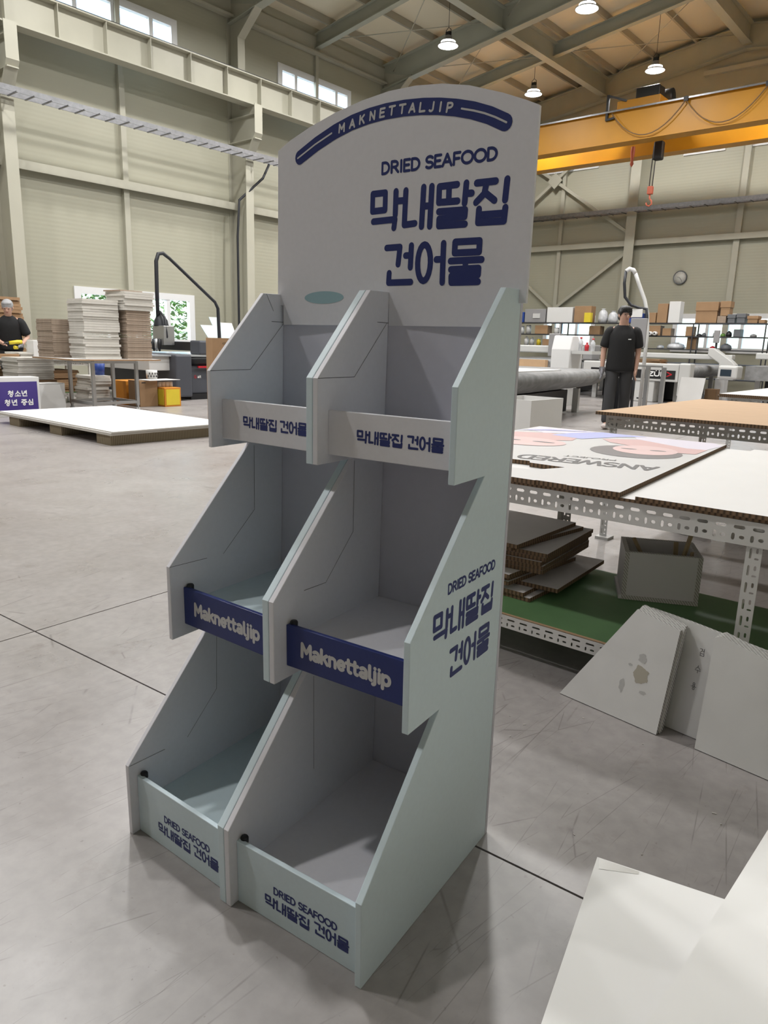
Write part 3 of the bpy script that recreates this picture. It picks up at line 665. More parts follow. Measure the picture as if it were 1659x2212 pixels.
lamps = [(-10.95, 14.4, 'lamp above the curved header board, left of the roof bolts'), (-7.45, 14.55, 'lamp at the top edge of the roof view'), (-7.6, 18.8, 'lamp hanging furthest right over the yellow crane'), (-11.0, 18.6, 'lamp just above the right end of the curved header board')]
for yy in (10.1, 5.8, 1.5):
    for xx in (-10.95, -7.45, -4.0): lamps.append((xx, yy, None))
lamps.append((-0.5, 10.1, None))
for yy in (14.5, 18.7):
    for xx in (-4.0, -0.5): lamps.append((xx, yy, None))
lamps += [(-4.0, -2.8, None), (-7.45, -2.8, None)]  # both unseen; the last one is added for more fill from the front
for x, y, lb in lamps:
    e = make_lamp((x, y, LZ)); lamp_light(e)
    tag(e, ('round white high bay ' + lb) if lb else 'round high bay lamp over the floor outside the view', 'lamp', 'high bay lamps')

# ================================================================ DISPLAY STAND
ST_S, ST_ROT = 0.87, 0.1334
def lerp3(x, xs, ys):
    if x <= xs[0]: i = 0
    elif x >= xs[2]: i = 1
    else: i = 0 if x < xs[1] else 1
    return ys[i] + (ys[i+1]-ys[i])*(x-xs[i])/(xs[i+1]-xs[i])
def SP(x, y, z):
    """stand frame -> world; the two units splay a little and the cardboard narrows towards the top"""
    w = lerp3(x, (-0.74, -0.37, 0.0), (0.0445, 0.0101, 0.0))
    X = -0.37 + (x+0.37)*(1-0.0311*z) + 0.0183*z; Y = y + w - 0.0302*z
    X, Y, Z = X*ST_S, Y*ST_S, z*ST_S
    c, s = math.cos(ST_ROT), math.sin(ST_ROT)
    return (X*c-Y*s, X*s+Y*c, Z)
def SPH(x, y, z):
    """the header is one flat board across both bays, so it does not follow their splay"""
    g = 0.012*abs(x+0.37)/0.37
    x, z = x + g*(0.685+0.0236*(z-1.5)-0.564*(x+0.37)), z + g*(-0.165-0.657*(z-1.5)-0.0295*(x+0.37))
    X = -0.37 + (x+0.37)*(1-0.0311*z) + 0.0183*z; Y = y - 0.0445*x/0.74 - 0.01215 - 0.0302*z
    X, Y, Z = X*ST_S, Y*ST_S, z*ST_S
    c, s = math.cos(ST_ROT), math.sin(ST_ROT)
    return (X*c-Y*s, X*s+Y*c, Z)
stand = empty('display_stand', SP(-0.37, -0.25, 0), 'tall two-bay cardboard shelf display with curved header and navy lettering', 'display stand')
REAR = 0.02
PROF = [(-0.0002, 0.0), (-0.5721, 0.0), (-0.5721, 0.2004), (-0.2862, 0.4920), (-0.4156, 0.4920), (-0.4156, 0.690), (-0.1202, 0.9779), (-0.261, 0.9779), (-0.261, 1.1721), (-0.0615, 1.3717), (0.0195, 1.3732)]
def side_panel(x0, x1, m, edge):
    return MB().prism(PROF, lambda a, b, d: SP(d, a, b), x0, x1, 0, 1).build('side_panel', [m, edge], stand, 0.0015)
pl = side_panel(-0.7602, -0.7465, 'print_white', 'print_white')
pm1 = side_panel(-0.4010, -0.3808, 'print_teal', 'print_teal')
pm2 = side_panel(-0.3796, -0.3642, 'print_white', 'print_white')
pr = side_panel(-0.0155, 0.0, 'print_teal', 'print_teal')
for o, lb in ((pl, 'grey-white left side panel'), (pm1, 'teal middle side panel'), (pm2, 'grey-white middle side panel'), (pr, 'pale teal printed right side panel')): o['label'] = lb
def sbox(x0, x1, y0, y1, z0, z1, name, m, parent=stand, bevel=0.0):
    # subdivided along x so that the board follows the splay of the units
    P = [SP(x0, y0, z0), SP(x1, y0, z0), SP(x1, y1, z0), SP(x0, y1, z0), SP(x0, y0, z1), SP(x1, y0, z1), SP(x1, y1, z1), SP(x0, y1, z1)]
    return MB().hexa(P).build(name, m, parent, bevel)
for (xa, xb, sm) in ((-0.7465, -0.4010, 'shelf_teal'), (-0.3642, -0.0155, 'print_white')):
    xw, xe = (-0.7602, -0.3802) if xa < -0.5 else (-0.3802, 0.0)
    MB().hexa([SP(xw, 0.0, 0.0), SP(xe, 0.0, 0.0), SP(xe, 0.012, 0.0), SP(xw, 0.012, 0.0), SP(xw, 0.0196, 1.36), SP(xe, 0.0196, 1.36), SP(xe, 0.0316, 1.36), SP(xw, 0.0316, 1.36)]).build('back_panel', 'back_lilac', stand)
    for z, yf in ((1.055, -0.212), (0.585, -0.364), (0.083, -0.540)):
        sbox(xa, xb, yf, 0.0195*z/1.36-0.001, z-0.014, z, 'shelf', sm)
STRIP = [(-0.2223, 1.1006, 0.9987), (-0.3734, 0.6258, 0.5245), (-0.5486, 0.1619, 0.0)]
def fn_strip(k): y = STRIP[k][0]; return lambda a, b, d: SP(a, y-d, b)
for bi, (xa, xb) in enumerate(((-0.7465, -0.4010), (-0.3642, -0.0155))):
    for k, (y, zt, zb) in enumerate(STRIP):
        m = ('print_white', 'navy_strip', 'print_teal')[k]
        s = sbox(xa, xb, y, y+0.012, zb, zt, 'front_strip', m, stand, 0.0015)
        f = fn_strip(k); dx = 0.0 if bi == 0 else 0.3835
        if k == 0:
            mb = MB(); logo(mb, L1, BOX1, (-0.6633+dx, -0.5375+dx, 1.0335, 1.0635), 0.0052, f, 0.0003); mb.build('lettering', 'print_navy', s)
            mb = MB(); logo(mb, L2, BOX2, (-0.5265+dx, -0.4320+dx, 1.0330, 1.0645), 0.0052, f, 0.0003); mb.build('lettering', 'print_navy', s)
        elif k == 1:
            mb = MB(); write(mb, 'Maknettaljip', -0.703+dx, 0.5600, 0.2500, 0.0315, 0.0088, f, 0.0003); mb.build('lettering', 'print_pale', s)
        else:
            mb = MB(); write(mb, 'DRIED SEAFOOD', -0.6365+dx, 0.0790, 0.1770, 0.0165, 0.0040, f, 0.0003); mb.build('lettering', 'print_navy', s)
            mb = MB(); logo(mb, L1, BOX1, (-0.6630+dx, -0.5345+dx, 0.0365, 0.0675), 0.0052, f, 0.0003); mb.build('lettering', 'print_navy', s)
            mb = MB(); logo(mb, L2, BOX2, (-0.5225+dx, -0.4290+dx, 0.0395, 0.0720), 0.0052, f, 0.0003); mb.build('lettering', 'print_navy', s)
        if k:   # dark plug that holds the strip
            c = SP(xa+0.010, y+0.016, zt-0.008)
            MB().lathe([(0.0, 0.0), (0.008, 0.0), (0.008, 0.010), (0.006, 0.013), (0.0, 0.013)], c, 12).build('plug', 'rubber_black', stand)
# header board with the curved top
HOUT = [(-0.7671, 1.7343), (-0.7216, 1.7531), (-0.6459, 1.775), (-0.5564, 1.7945), (-0.4665, 1.8075), (-0.3817, 1.8139), (-0.3043, 1.8138), (-0.2307, 1.8071), (-0.1598, 1.7935), (-0.0748, 1.7674), (-0.0174, 1.7461), (0.0145, 1.7326), (0.0117, 1.3448), (-0.016, 1.3448), (-0.016, 1.2935), (-0.3640, 1.2935), (-0.3640, 1.3448), (-0.4010, 1.3448), (-0.4010, 1.2935), (-0.7460, 1.2935), (-0.7460, 1.3448), (-0.7691, 1.3448)]
HY = 0.0185
mb = MB(); mb.prism(HOUT, lambda a, b, d: SPH(a, d, b), HY, HY+0.0095)
hd = mb.build('header_board', 'print_white', stand)
fh = lambda a, b, d: SPH(a, HY-d, b)
BAN = [(-0.6829, 1.7091), (-0.6208, 1.7330), (-0.5555, 1.7525), (-0.4985, 1.7645), (-0.4436, 1.7708), (-0.3905, 1.7730), (-0.3357, 1.7724), (-0.2835, 1.7689), (-0.2373, 1.7630), (-0.1922, 1.7545), (-0.1482, 1.7435), (-0.1050, 1.7286), (-0.0646, 1.7098)]
MB().ribbon(BAN, 0.0345, fh, 0.0004, 0, 16).build('banner_band', 'print_navy', hd)
mb = MB(); pos = [(-0.5313, 1.7569), (-0.4957, 1.7620), (-0.4636, 1.7664), (-0.4301, 1.7699), (-0.3994, 1.7716), (-0.3697, 1.7720), (-0.3395, 1.7714), (-0.3108, 1.7700), (-0.2825, 1.7678), (-0.2565, 1.7650), (-0.2327, 1.7619), (-0.2078, 1.7577)]
for ch, (a, b) in zip('MAKNETTALJIP', pos):
    wd = {'I': 0.010, 'M': 0.022, 'J': 0.015}.get(ch, 0.019)
    rot = math.atan2(-(a+0.37)*0.42, 1.0)*0.75
    write(mb, ch, a-wd/2-0.001, b-0.0085, wd, 0.0170, 0.0048, fh, 0.0008, 0, 0.12, rot)
mb.build('lettering', 'print_pale', hd)
MB().ribbon([(-0.6905, 1.7080), (-0.6269, 1.7323), (-0.5672, 1.7505)], 0.0040, fh, 0.0008).build('banner_line', 'print_pale', hd)
MB().ribbon([(-0.1767, 1.7505), (-0.1450, 1.7425), (-0.1179, 1.7341), (-0.0900, 1.7230), (-0.0617, 1.7094)], 0.0040, fh, 0.0008).build('banner_line', 'print_pale', hd)
mb = MB(); write(mb, 'DRIED SEAFOOD', -0.3985, 1.6405, 0.3215, 0.0235, 0.0064, fh, 0.00025); mb.build('lettering', 'print_navy', hd)
mb = MB(); logo(mb, L1, BOX1, BOX1, 0.0152, fh, 0.00025); mb.build('lettering', 'print_navy', hd)
mb = MB(); logo(mb, L2, BOX2, BOX2, 0.0152, fh, 0.00025); mb.build('lettering', 'print_navy', hd)
MB().poly([(-0.5898+0.0723*math.cos(t*PI/20), 1.3634+0.0156*math.sin(t*PI/20)) for t in range(40)], fh, 0.0004).build('printed_oval', 'print_oval', hd)
# printing on the right side panel
fr = lambda a, b, d: SP(d, a, b)
mb = MB(); write(mb, 'DRIED SEAFOOD', -0.2690, 0.7500, 0.2330, 0.0200, 0.0052, fr, 0.0003); mb.build('lettering', 'print_navy', pr)
mb = MB(); logo(mb, L1, BOX1, (-0.3285, -0.0385, 0.6480, 0.7215), 0.0112, fr, 0.0003); mb.build('lettering', 'print_navy', pr)
mb = MB(); logo(mb, L2, BOX2, (-0.2510, -0.0440, 0.5465, 0.6220), 0.0112, fr, 0.0003); mb.build('lettering', 'print_navy', pr)
# cut lines of the folded inner panels
for P, fx, pnl in (([(-0.2602, 1.1722), (-0.1164, 1.1734), (0.0190, 1.2980)], -0.7465, pl), ([(-0.0509, 1.3700), (-0.0236, 1.3277)], -0.7465, pl), ([(-0.4150, 0.6900), (-0.2900, 0.6850)], -0.7465, pl), ([(-0.2300, 0.6835), (-0.1064, 0.7861), (-0.1054, 0.9679)], -0.7465, pl),
                   ([(-0.5690, 0.2000), (-0.458, 0.1931)], -0.7465, pl), ([(-0.3801, 0.1919), (-0.2686, 0.2928), (-0.2632, 0.4525)], -0.7465, pl),
                   ([(-0.2600, 1.1720), (-0.1224, 1.1724), (0.0115, 1.2994)], -0.3642, pm2), ([(-0.0310, 1.3000), (0.0190, 1.3000)], -0.3642, pm2), ([(-0.0310, 1.3000), (0.0190, 1.3000)], -0.7465, pl), ([(-0.3100, 0.6900), (-0.2281, 0.6876), (-0.1178, 0.7927), (-0.1168, 0.9717)], -0.3642, pm2), ([(-0.2732, 0.1998), (-0.2738, 0.458)], -0.3642, pm2)):
    MB().ribbon(P, 0.0011, lambda a, b, d: SP(fx+d, a, b), 0.0006, 0, 6).build('cut_line', 'crease_dark', pnl)

# ================================================================ OVERHEAD CRANE
cr = empty('bridge_crane', (-6, 18.8, 6.28), 'yellow double girder overhead crane with hoist trolley', 'crane')
def girder(y, name='girder'):
    g = B(-13.0, XR-0.9, y-0.16, y+0.16, 6.28, 7.00, name, 'crane_yellow', cr, 0.01)
    for zz in (6.26, 7.0): B(-13.0, XR-0.9, y-0.21, y+0.21, zz, zz+0.02, 'flange', 'crane_yellow', g)
    return g
g1 = girder(18.05); g2 = girder(19.65)
B(-13.0, XR-0.9, 18.0, 18.06, 7.02, 7.06, 'trolley_rail', 'dark_steel', g1); B(-13.0, XR-0.9, 19.6, 19.66, 7.02, 7.06, 'trolley_rail', 'dark_steel', g2)
for xx in (-13.32, XR-0.68): B(xx-0.16, xx+0.16, 17.2, 20.5, 6.86, 7.15, 'end_carriage', 'crane_yellow', cr, 0.01)
B(-13.0, XR-0.9, 17.80, 17.83, 6.99, 7.03, 'festoon_track', 'galvanised', cr)
tr = B(-8.15, -7.05, 17.95, 19.75, 7.06, 7.26, 'trolley_frame', 'crane_yellow', cr, 0.01)
MB().lathe([(0.0, -0.42), (0.2, -0.42), (0.2, 0.42), (0.0, 0.42)], (-7.5, 18.85, 7.42), 18, 0, 'X').build('hoist_drum', 'black_plastic', tr)
B(-7.75, -7.15, 18.1, 18.5, 7.26, 7.55, 'motor', 'black_plastic', tr, 0.03)
mb = MB(); mb.bar((-8.35, 17.85, 6.82), (-8.35, 17.85, 7.42), 0.06); mb.bar((-8.35, 17.85, 7.40), (-7.9, 17.95, 7.24), 0.05); mb.bar((-8.35, 17.85, 6.84), (-8.15, 17.85, 6.86), 0.05); mb.build('cable_arm', 'black_plastic', tr)
B(-7.42, -7.18, 18.75, 18.95, 5.95, 6.40, 'hoist_body', 'black_plastic', tr, 0.04)
for dx in (-0.04, 0.04): MB().tube([(-7.38+dx, 18.8, 6.3), (-7.40+dx, 18.8, 5.30)], 0.012, 6).build('hoist_rope', 'dark_steel', tr)
hk = MB().box(-7.47, -7.33, 18.74, 18.86, 5.12, 5.32).build('hook_block', 'hook_red', tr, 0.02)
MB().tube([(-7.4, 18.8, 5.13), (-7.4, 18.8, 5.02), (-7.34, 18.8, 4.95), (-7.33, 18.8, 4.88), (-7.39, 18.8, 4.83), (-7.46, 18.8, 4.86), (-7.48, 18.8, 4.92)], 0.022, 8).build('hook', 'hook_red', hk)
hk2 = MB().lathe([(0.05, 0.0), (0.06, -0.12), (0.035, -0.35), (0.05, -0.42), (0.0, -0.5)], (-7.98, 18.8, 6.35), 10).build('limit_switch', 'hook_red', tr)
xs = [-8.2, -6.35, -4.55, -2.7, -0.8, 1.2]
for a, b_ in zip(xs, xs[1:]):
    P = [(a+(b_-a)*t/12, 17.80, 6.96-0.62*(1-((t-6)/6.0)**2)) for t in range(13)]
    MB().tube(P, 0.014, 6).build('festoon_cable', 'kraft_dark', cr)
for a in xs[1:]: B(a-0.05, a+0.05, 17.78, 17.84, 6.94, 7.04, 'cable_carrier', 'dark_steel', cr)

# ================================================================ NEAR WORK TABLE (right)
def perforated_table(label, x0, x1, y0, y1, ztop, legs, shelf_z=None, beamH=0.07, m='perforated_white', feet=True, name='work_table'):
    e = empty(name, ((x0+x1)/2, (y0+y1)/2, 0), label, 'table')
    for yy, nm in ((y0, 'front_beam'), (y1, 'rear_beam')): slotted_beam(nm, m, (x0, yy, ztop-beamH), (x1, yy, ztop-beamH), beamH, e)
    for xx in (x0, x1): slotted_beam('end_beam', m, (xx, y0, ztop-beamH), (xx, y1, ztop-beamH), beamH, e)
    for yy, s in ((y0, 1), (y1, -1)): B(x0, x1, min(yy, yy+s*0.035), max(yy, yy+s*0.035), ztop-0.003, ztop, 'top_flange', m, e)
    if shelf_z:
        for yy, nm in ((y0, 'shelf_beam'), (y1, 'shelf_beam')): slotted_beam(nm, m, (x0, yy, shelf_z-0.046), (x1, yy, shelf_z-0.046), 0.046, e)
    for lx, ly in legs:
        s = 1 if ly < (y0+y1)/2 else -1
        slotted_beam('leg', m, (lx+0.02, ly+s*0.004, 0.015), (lx+0.02, ly+s*0.004, ztop-0.004), 0.042, e)
        lg = B(lx-0.022, lx-0.019, min(ly, ly+s*0.042)+s*0.004, max(ly, ly+s*0.042)+s*0.004, 0.015, ztop-0.004, 'leg_flange', m, e)
        if feet: B(lx-0.035, lx+0.045, ly-0.03, ly+0.055, 0.0, 0.015, 'foot', m, e)
    return e
near = perforated_table('white perforated steel table holding the printed poster board', -1.25, 1.15, 0.88, 1.63, 0.636, [(0.275, 0.885), (-1.20, 0.885), (-0.64, 1.60), (0.30, 1.60)], 0.155)
# green mat board on the lower shelf
o = MB().box(-1.22, 1.12, 0.885, 1.625, 0.155, 0.162, 0, 1).build('green_shelf_board', ['green_mat', 'kraft']); tag(o, 'green board lying on the lower shelf of the near table', 'board')
# boards on the table top
def board(name, cx, cy, lx, ly, z0, th, rz, top, edge, label, cat='board', group=None, bevel=0):
    o = MB().rbox(cx, cy, lx, ly, z0, z0+th, rz, 0, 1).build(name, [top, edge], None, bevel); return tag(o, label, cat, group)
board('base_board', -0.05, 1.64, 2.3, 1.54, 0.637, 0.010, 0.03, 'board_white', 'honey_kraft', 'thin honeycomb board flat on the near table under the poster board')
board('white_board', 0.48, 1.635, 1.14, 1.52, 0.648, 0.012, 0.033, 'board_white', 'honey_kraft', 'blank white honeycomb board beside the poster on the near table')
# printed poster board, die-cut on its near left
PZ = 0.664
PP = [(-0.115, 0.860), (-0.250, 2.425), (-1.225, 2.375), (-1.15, 1.12), (-0.62, 1.20), (-0.60, 1.165), (-0.455, 1.165), (-0.505, 1.03), (-0.72, 0.97), (-0.70, 0.83), (-0.51, 0.838), (-0.40, 0.842), (-0.395, 0.85), (-0.29, 0.853), (-0.285, 0.846)]
e = empty('poster_board', (-0.6, 1.7, 0.648), 'die-cut white board printed with upside-down portraits and large lettering', 'poster')
MB().prism(PP, lambda a, b, d: (a, b, d), 0.648, PZ, 0, 1).build('board', ['poster_white', 'honey_kraft'], e)
fp = lambda a, b, d: (a, b, PZ+d)
def ell(cx, cy, rx, ry, rot=0, n=26): return [(cx+rx*math.cos(2*PI*i/n)*math.cos(rot)-ry*math.sin(2*PI*i/n)*math.sin(rot), cy+rx*math.cos(2*PI*i/n)*math.sin(rot)+ry*math.sin(2*PI*i/n)*math.cos(rot)) for i in range(n)]
MB().poly([(-0.30, 2.41), (-0.24, 2.33), (-0.255, 2.05), (-0.33, 2.02), (-0.47, 2.12), (-0.62, 2.25), (-0.70, 2.40)], fp, 0.0008).build('printed_shirt', 'poster_lilac', e)
MB().poly([(-0.245, 2.12), (-0.235, 1.93), (-0.34, 1.90), (-0.50, 1.96), (-0.66, 2.02), (-0.74, 2.12), (-0.60, 2.24), (-0.45, 2.16), (-0.33, 2.10)], fp, 0.0012).build('printed_neck', 'poster_skin', e)
MB().poly(ell(-0.445, 1.80, 0.19, 0.20, 0.25), fp, 0.0010).build('printed_hair', 'poster_hair', e)
MB().poly(ell(-0.435, 1.88, 0.135, 0.155, 0.25), fp, 0.0016).build('printed_face', 'poster_skin_light', e)
for (a, b) in ((-0.50, 1.86), (-0.385, 1.90)): MB().poly(ell(a, b, 0.035, 0.014, 0.25, 14), fp, 0.0020).build('printed_eye', 'poster_hair', e)
MB().poly([(-0.62, 2.38), (-0.72, 2.24), (-0.80, 2.02), (-0.98, 2.05), (-0.95, 2.22), (-0.86, 2.38)], fp, 0.0014).build('printed_sleeve', 'poster_blue', e)
MB().poly([(-1.21, 2.36), (-1.19, 2.18), (-1.05, 2.10), (-0.95, 2.18), (-0.88, 2.37)], fp, 0.0010).build('printed_shirt', 'poster_lilac', e)
MB().poly([(-1.17, 2.02), (-1.12, 1.85), (-0.90, 1.82), (-0.80, 1.92), (-0.84, 2.06), (-1.02, 2.12)], fp, 0.0012).build('printed_neck', 'poster_skin', e)
MB().poly(ell(-0.95, 1.72, 0.20, 0.15, 0.15), fp, 0.0016).build('printed_face', 'poster_skin_light', e)
for (a, b) in ((-1.02, 1.72), (-0.86, 1.75)): MB().poly(ell(a, b, 0.055, 0.018, 0.15, 14), fp, 0.0020).build('printed_eye', 'poster_hair', e)
mb = MB()
for i in range(9):
    t = i/8.0; mb.ribbon([(-1.20+0.022*i, 2.10+0.02*i), (-1.10+0.024*i, 2.28+0.008*i)], 0.007, fp, 0.0022, 0, 6)
mb.build('printed_stripes', 'poster_blue', e)
def text_on(mb, s, p0, p1, h, wid, d, serif=True):
    """lettering on the poster running from p0 to p1, tops towards the viewer"""
    dx, dy = p1[0]-p0[0], p1[1]-p0[1]; L = math.hypot(dx, dy); rot = math.atan2(dy, dx)
    write(mb, s, p0[0], p0[1], L, h, wid, fp, d, 0, 0, rot)
mb = MB(); text_on(mb, 'ANSWERED', (-0.215, 1.455), (-0.735, 1.33), 0.105, 0.016, 0.0010); mb.build('lettering', 'lettering_black', e)
mb = MB(); text_on(mb, 'PROJECT', (-0.40, 1.50), (-0.60, 1.452), 0.03, 0.005, 0.0010); mb.build('lettering', 'lettering_black', e)
# stack of grey honeycomb panels on the lower shelf
zz = 0.163
spec = [(0.050, 0.0, 0.00), (0.02, -0.01, 0.02), (0.10, 0.06, 0.08), (-0.02, 0.0, -0.06), (-0.03, 0.01, -0.05), (-0.02, -0.02, -0.03), (0.04, 0.03, 0.10), (0.04, 0.03, 0.10), (0.035, 0.03, 0.09), (0.045, 0.04, 0.10), (0.05, 0.04, 0.10), (-0.02, 0.04, -0.10), (-0.02, -0.01, 0.02)]
lbs = ['panel, %s' % nth(i, 13) for i in range(13)]
for i, (dx, dy, rz) in enumerate(spec):
    board('honeycomb_board', -0.82+dx, 1.29+dy, 0.56, 0.50, zz, 0.0155, rz, 'grey_board', 'honey_kraft', 'grey honeycomb %s in the stack on the green shelf' % lbs[i], 'panel', 'honeycomb panels on the green shelf'); zz += 0.0162
# open box of honeycomb board with sticks
e = empty('honeycomb_box', (-0.2, 1.5, 0.162), 'open grey box made of honeycomb board on the green shelf', 'box')
c0 = Vector((-0.261, 1.335)); ax = Vector((0.252, 0.128)).normalized(); ay = Vector((-ax.y, ax.x)); LX, LY, HT, T = 0.275, 0.235, 0.185, 0.016
def wallbox(a0, a1, b0, b1, z0, z1, name, sd=True):
    P = [c0+ax*a+ay*b for a, b in ((a0, b0), (a1, b0), (a1, b1), (a0, b1))]
    return MB().hexa([(p.x, p.y, z0) for p in P] + [(p.x, p.y, z1) for p in P], 1).build(name, ['grey_board', 'grey_board'], e)
bz = 0.163
wallbox(0, LX, 0, T, bz+T, bz+HT, 'front_wall'); wallbox(0, LX, LY-T, LY, bz+T, bz+HT, 'rear_wall'); wallbox(0, T, T, LY-T, bz+T, bz+HT, 'end_wall'); wallbox(LX-T, LX, T, LY-T, bz+T, bz+HT, 'end_wall')
wallbox(-0.01, LX, -0.004, LY, bz, bz+T, 'base')
def edge_strip(a0, a1, b0, b1, z0, z1):
    P = [c0+ax*a+ay*b for a, b in ((a0, b0), (a1, b0), (a1, b1), (a0, b1))]
    MB().hexa([(p.x, p.y, z0) for p in P] + [(p.x, p.y, z1) for p in P]).build('open_edge', 'honey_white', e)
edge_strip(0, T, -0.0015, 0, bz+T, bz+HT); edge_strip(LX-T, LX, -0.0015, 0, bz+T, bz+HT); edge_strip(0, LX, -0.006, -0.004, bz, bz+T)
edge_strip(0, LX, 0, T, bz+HT, bz+HT+0.001); edge_strip(0, LX, LY-T, LY, bz+HT, bz+HT+0.001); edge_strip(0, T, T, LY-T, bz+HT, bz+HT+0.001); edge_strip(LX-T, LX, T, LY-T, bz+HT, bz+HT+0.001)
def bp_(a, b, z): p = c0+ax*a+ay*b; return (p.x, p.y, z)
for (p0, p1, lb) in (((0.14, 0.04, bz+0.03), (0.04, 0.15, bz+0.205), 'thin wooden stick leaning to the left in the grey box'), ((0.20, 0.10, bz+0.02), (0.20, 0.16, bz+0.20), 'upright wooden stick in the grey box'), ((0.19, 0.08, bz+0.02), (0.245, 0.10, bz+0.27), 'longest wooden stick, leaning right out of the grey box'), ((0.235, 0.05, bz+0.02), (0.245, 0.06, bz+0.19), 'short thick wooden stick by the right end of the grey box')):
    tag(MB().bar(bp_(*p0), bp_(*p1), 0.012 if 'thin' in lb else 0.017, 0.009).build('wooden_stick', 'wood_stick'), lb, 'stick', 'sticks in the grey box')
# trapezoid boards leaning against the table
def lean(name, y0, tilt, poly, th, label, m='board_dirty', group=None, edge='corrugated_white'):
    """poly in (x, height along the board); bottom edge on the floor at y0(x)"""
    f = lambda a, b, d: (a, y0(a) + b*math.sin(tilt) - d*math.cos(tilt), b*math.cos(tilt) + d*math.sin(tilt) + 0.0005)
    return tag(MB().prism(poly, f, 0.0, th, 0, 1).build(name, [m, edge]), label, 'board', group), f
yf = lambda a: 0.822-0.13*(a+0.20)
TRAP = [(-0.200, 0.0), (0.130, 0.0), (0.150, 0.322), (0.015, 0.345)]
BACK = [(0.03, 0.0), (0.52, 0.0), (0.52, 0.300), (0.15, 0.330), (0.03, 0.335)]
tl = 0.12
lean('leaning_board', lambda a: yf(a)+0.014, tl, BACK, 0.012, 'white board marked with handwriting between the two leaning stacks')[0]
hw = bpy.data.objects['leaning_board']
fb = lambda a, b, d: (a, yf(a)+0.014 + b*math.sin(tl) - (0.012+d)*math.cos(tl), b*math.cos(tl) + (0.012+d)*math.sin(tl) + 0.0005)
for i, nm in enumerate(('geom', 'su', 'yong')):
    mb = MB(); syllables(mb, (nm,), 0.190-0.004*i, 0.242-0.052*i, 0.016, 0.022, 0, 0.0014, fb, 0.0006); mb.build('handwriting', 'lettering_black', hw)
for i in range(4):
    d0 = 0.002+0.0162*i
    f0 = (lambda q: (lambda a: yf(a)-q))(d0+0.002)
    lean('trapezoid_board', f0, tl, [(p[0]+0.003*((i*7) % 3-1), p[1]*(1+0.006*((i*5) % 3-1))) for p in TRAP], 0.0155, ('stained white trapezoid board at the front of the left leaning stack' if i == 3 else 'white trapezoid board in the left leaning stack, %s from the front' % ORD[3-i]), 'board_dirty', 'trapezoid boards leaning on the table')
for i in range(3):
    d0 = 0.002+0.0162*i
    f0 = (lambda q: (lambda a: yf(a)-q))(d0+0.002)
    lean('cut_board', f0, tl, [(0.235, 0.0), (0.62, 0.0), (0.62, 0.255), (0.40, 0.305), (0.255, 0.335), (0.238, 0.325)], 0.0155, ('white board with a cut corner at the front of the right leaning stack' if i == 2 else 'white board in the right leaning stack, %s from the front' % ORD[2-i]), 'board_dirty', 'cut boards leaning on the table')
# brown stains on the front trapezoid: printed wear
st = [o for o in bpy.data.objects if o.name.startswith('trapezoid_board')][-1]
mat('stain', (0.40, 0.37, 0.30), 0.8); mat('smudge', (0.46, 0.455, 0.435), 0.8)
fs = lambda a, b, d: (a, yf(a)-0.0526 + b*math.sin(tl) - (0.0155+d)*math.cos(tl), b*math.cos(tl) + (0.0155+d)*math.sin(tl) + 0.0005)
def blot(cx, cy, r, m, sy=1.0, n=36):
    random.seed(int(cx*1e4+cy*1e3)); MB().poly([(cx+r*(1+0.16*math.sin(2*2*PI*i/n+cx*90)+0.12*math.sin(5*2*PI*i/n+cy*70)+random.uniform(-0.06, 0.06))*math.cos(2*PI*i/n), cy+r*sy*(1+0.16*math.sin(3*2*PI*i/n+cy*50)+random.uniform(-0.08, 0.08))*math.sin(2*PI*i/n)) for i in range(n)], fs, 0.0005).build('stain_mark', m, st)
blot(0.055, 0.155, 0.026, 'stain'); blot(0.052, 0.205, 0.014, 'smudge'); blot(0.067, 0.105, 0.011, 'smudge', 0.5); blot(0.0, 0.105, 0.008, 'smudge', 2.6); blot(0.018, 0.175, 0.006, 'smudge', 0.7)
# kraft-topped table and the white table behind it
perforated_table('grey perforated table with the kraft board top behind the poster table', -1.00, 1.35, 2.74, 4.45, 0.728, [(-0.955, 2.745), (-0.955, 4.42), (0.2, 2.745), (1.3, 2.745)], None, 0.075, 'perforated_grey')
board('kraft_board', 0.18, 3.60, 2.44, 1.84, 0.729, 0.018, -0.004, 'kraft', 'honey_kraft', 'large brown kraft honeycomb board on the second table')
perforated_table('grey perforated table with white boards furthest back on the right', -1.15, 1.2, 5.6, 7.6, 0.715, [(-1.10, 5.61), (-1.10, 7.58), (1.1, 5.61)], None, 0.075, 'perforated_grey')
for i in range(2): board('white_board', 0.03, 6.62+0.01*i, 2.5, 2.15, 0.716+0.0145*i, 0.014, 0.01*i, 'board_white', 'honey_kraft', ('upper' if i else 'lower') + ' white board on the furthest table at right', 'board', 'white boards on the far table')
perforated_table('grey perforated table behind the white boards at the right edge', -1.20, 1.0, 9.2, 10.8, 0.70, [(-1.15, 9.21), (-1.15, 10.78)], None, 0.075, 'perforated_grey')
for i in range(4): board('white_board', -0.1+0.01*(i % 2), 10.0, 2.3, 1.7, 0.701+0.0205*i, 0.02, 0, 'board_white', 'honey_kraft', 'white board in the small stack at the far right edge, %s' % nth(i, 4), 'board', 'white boards stacked at the right edge')
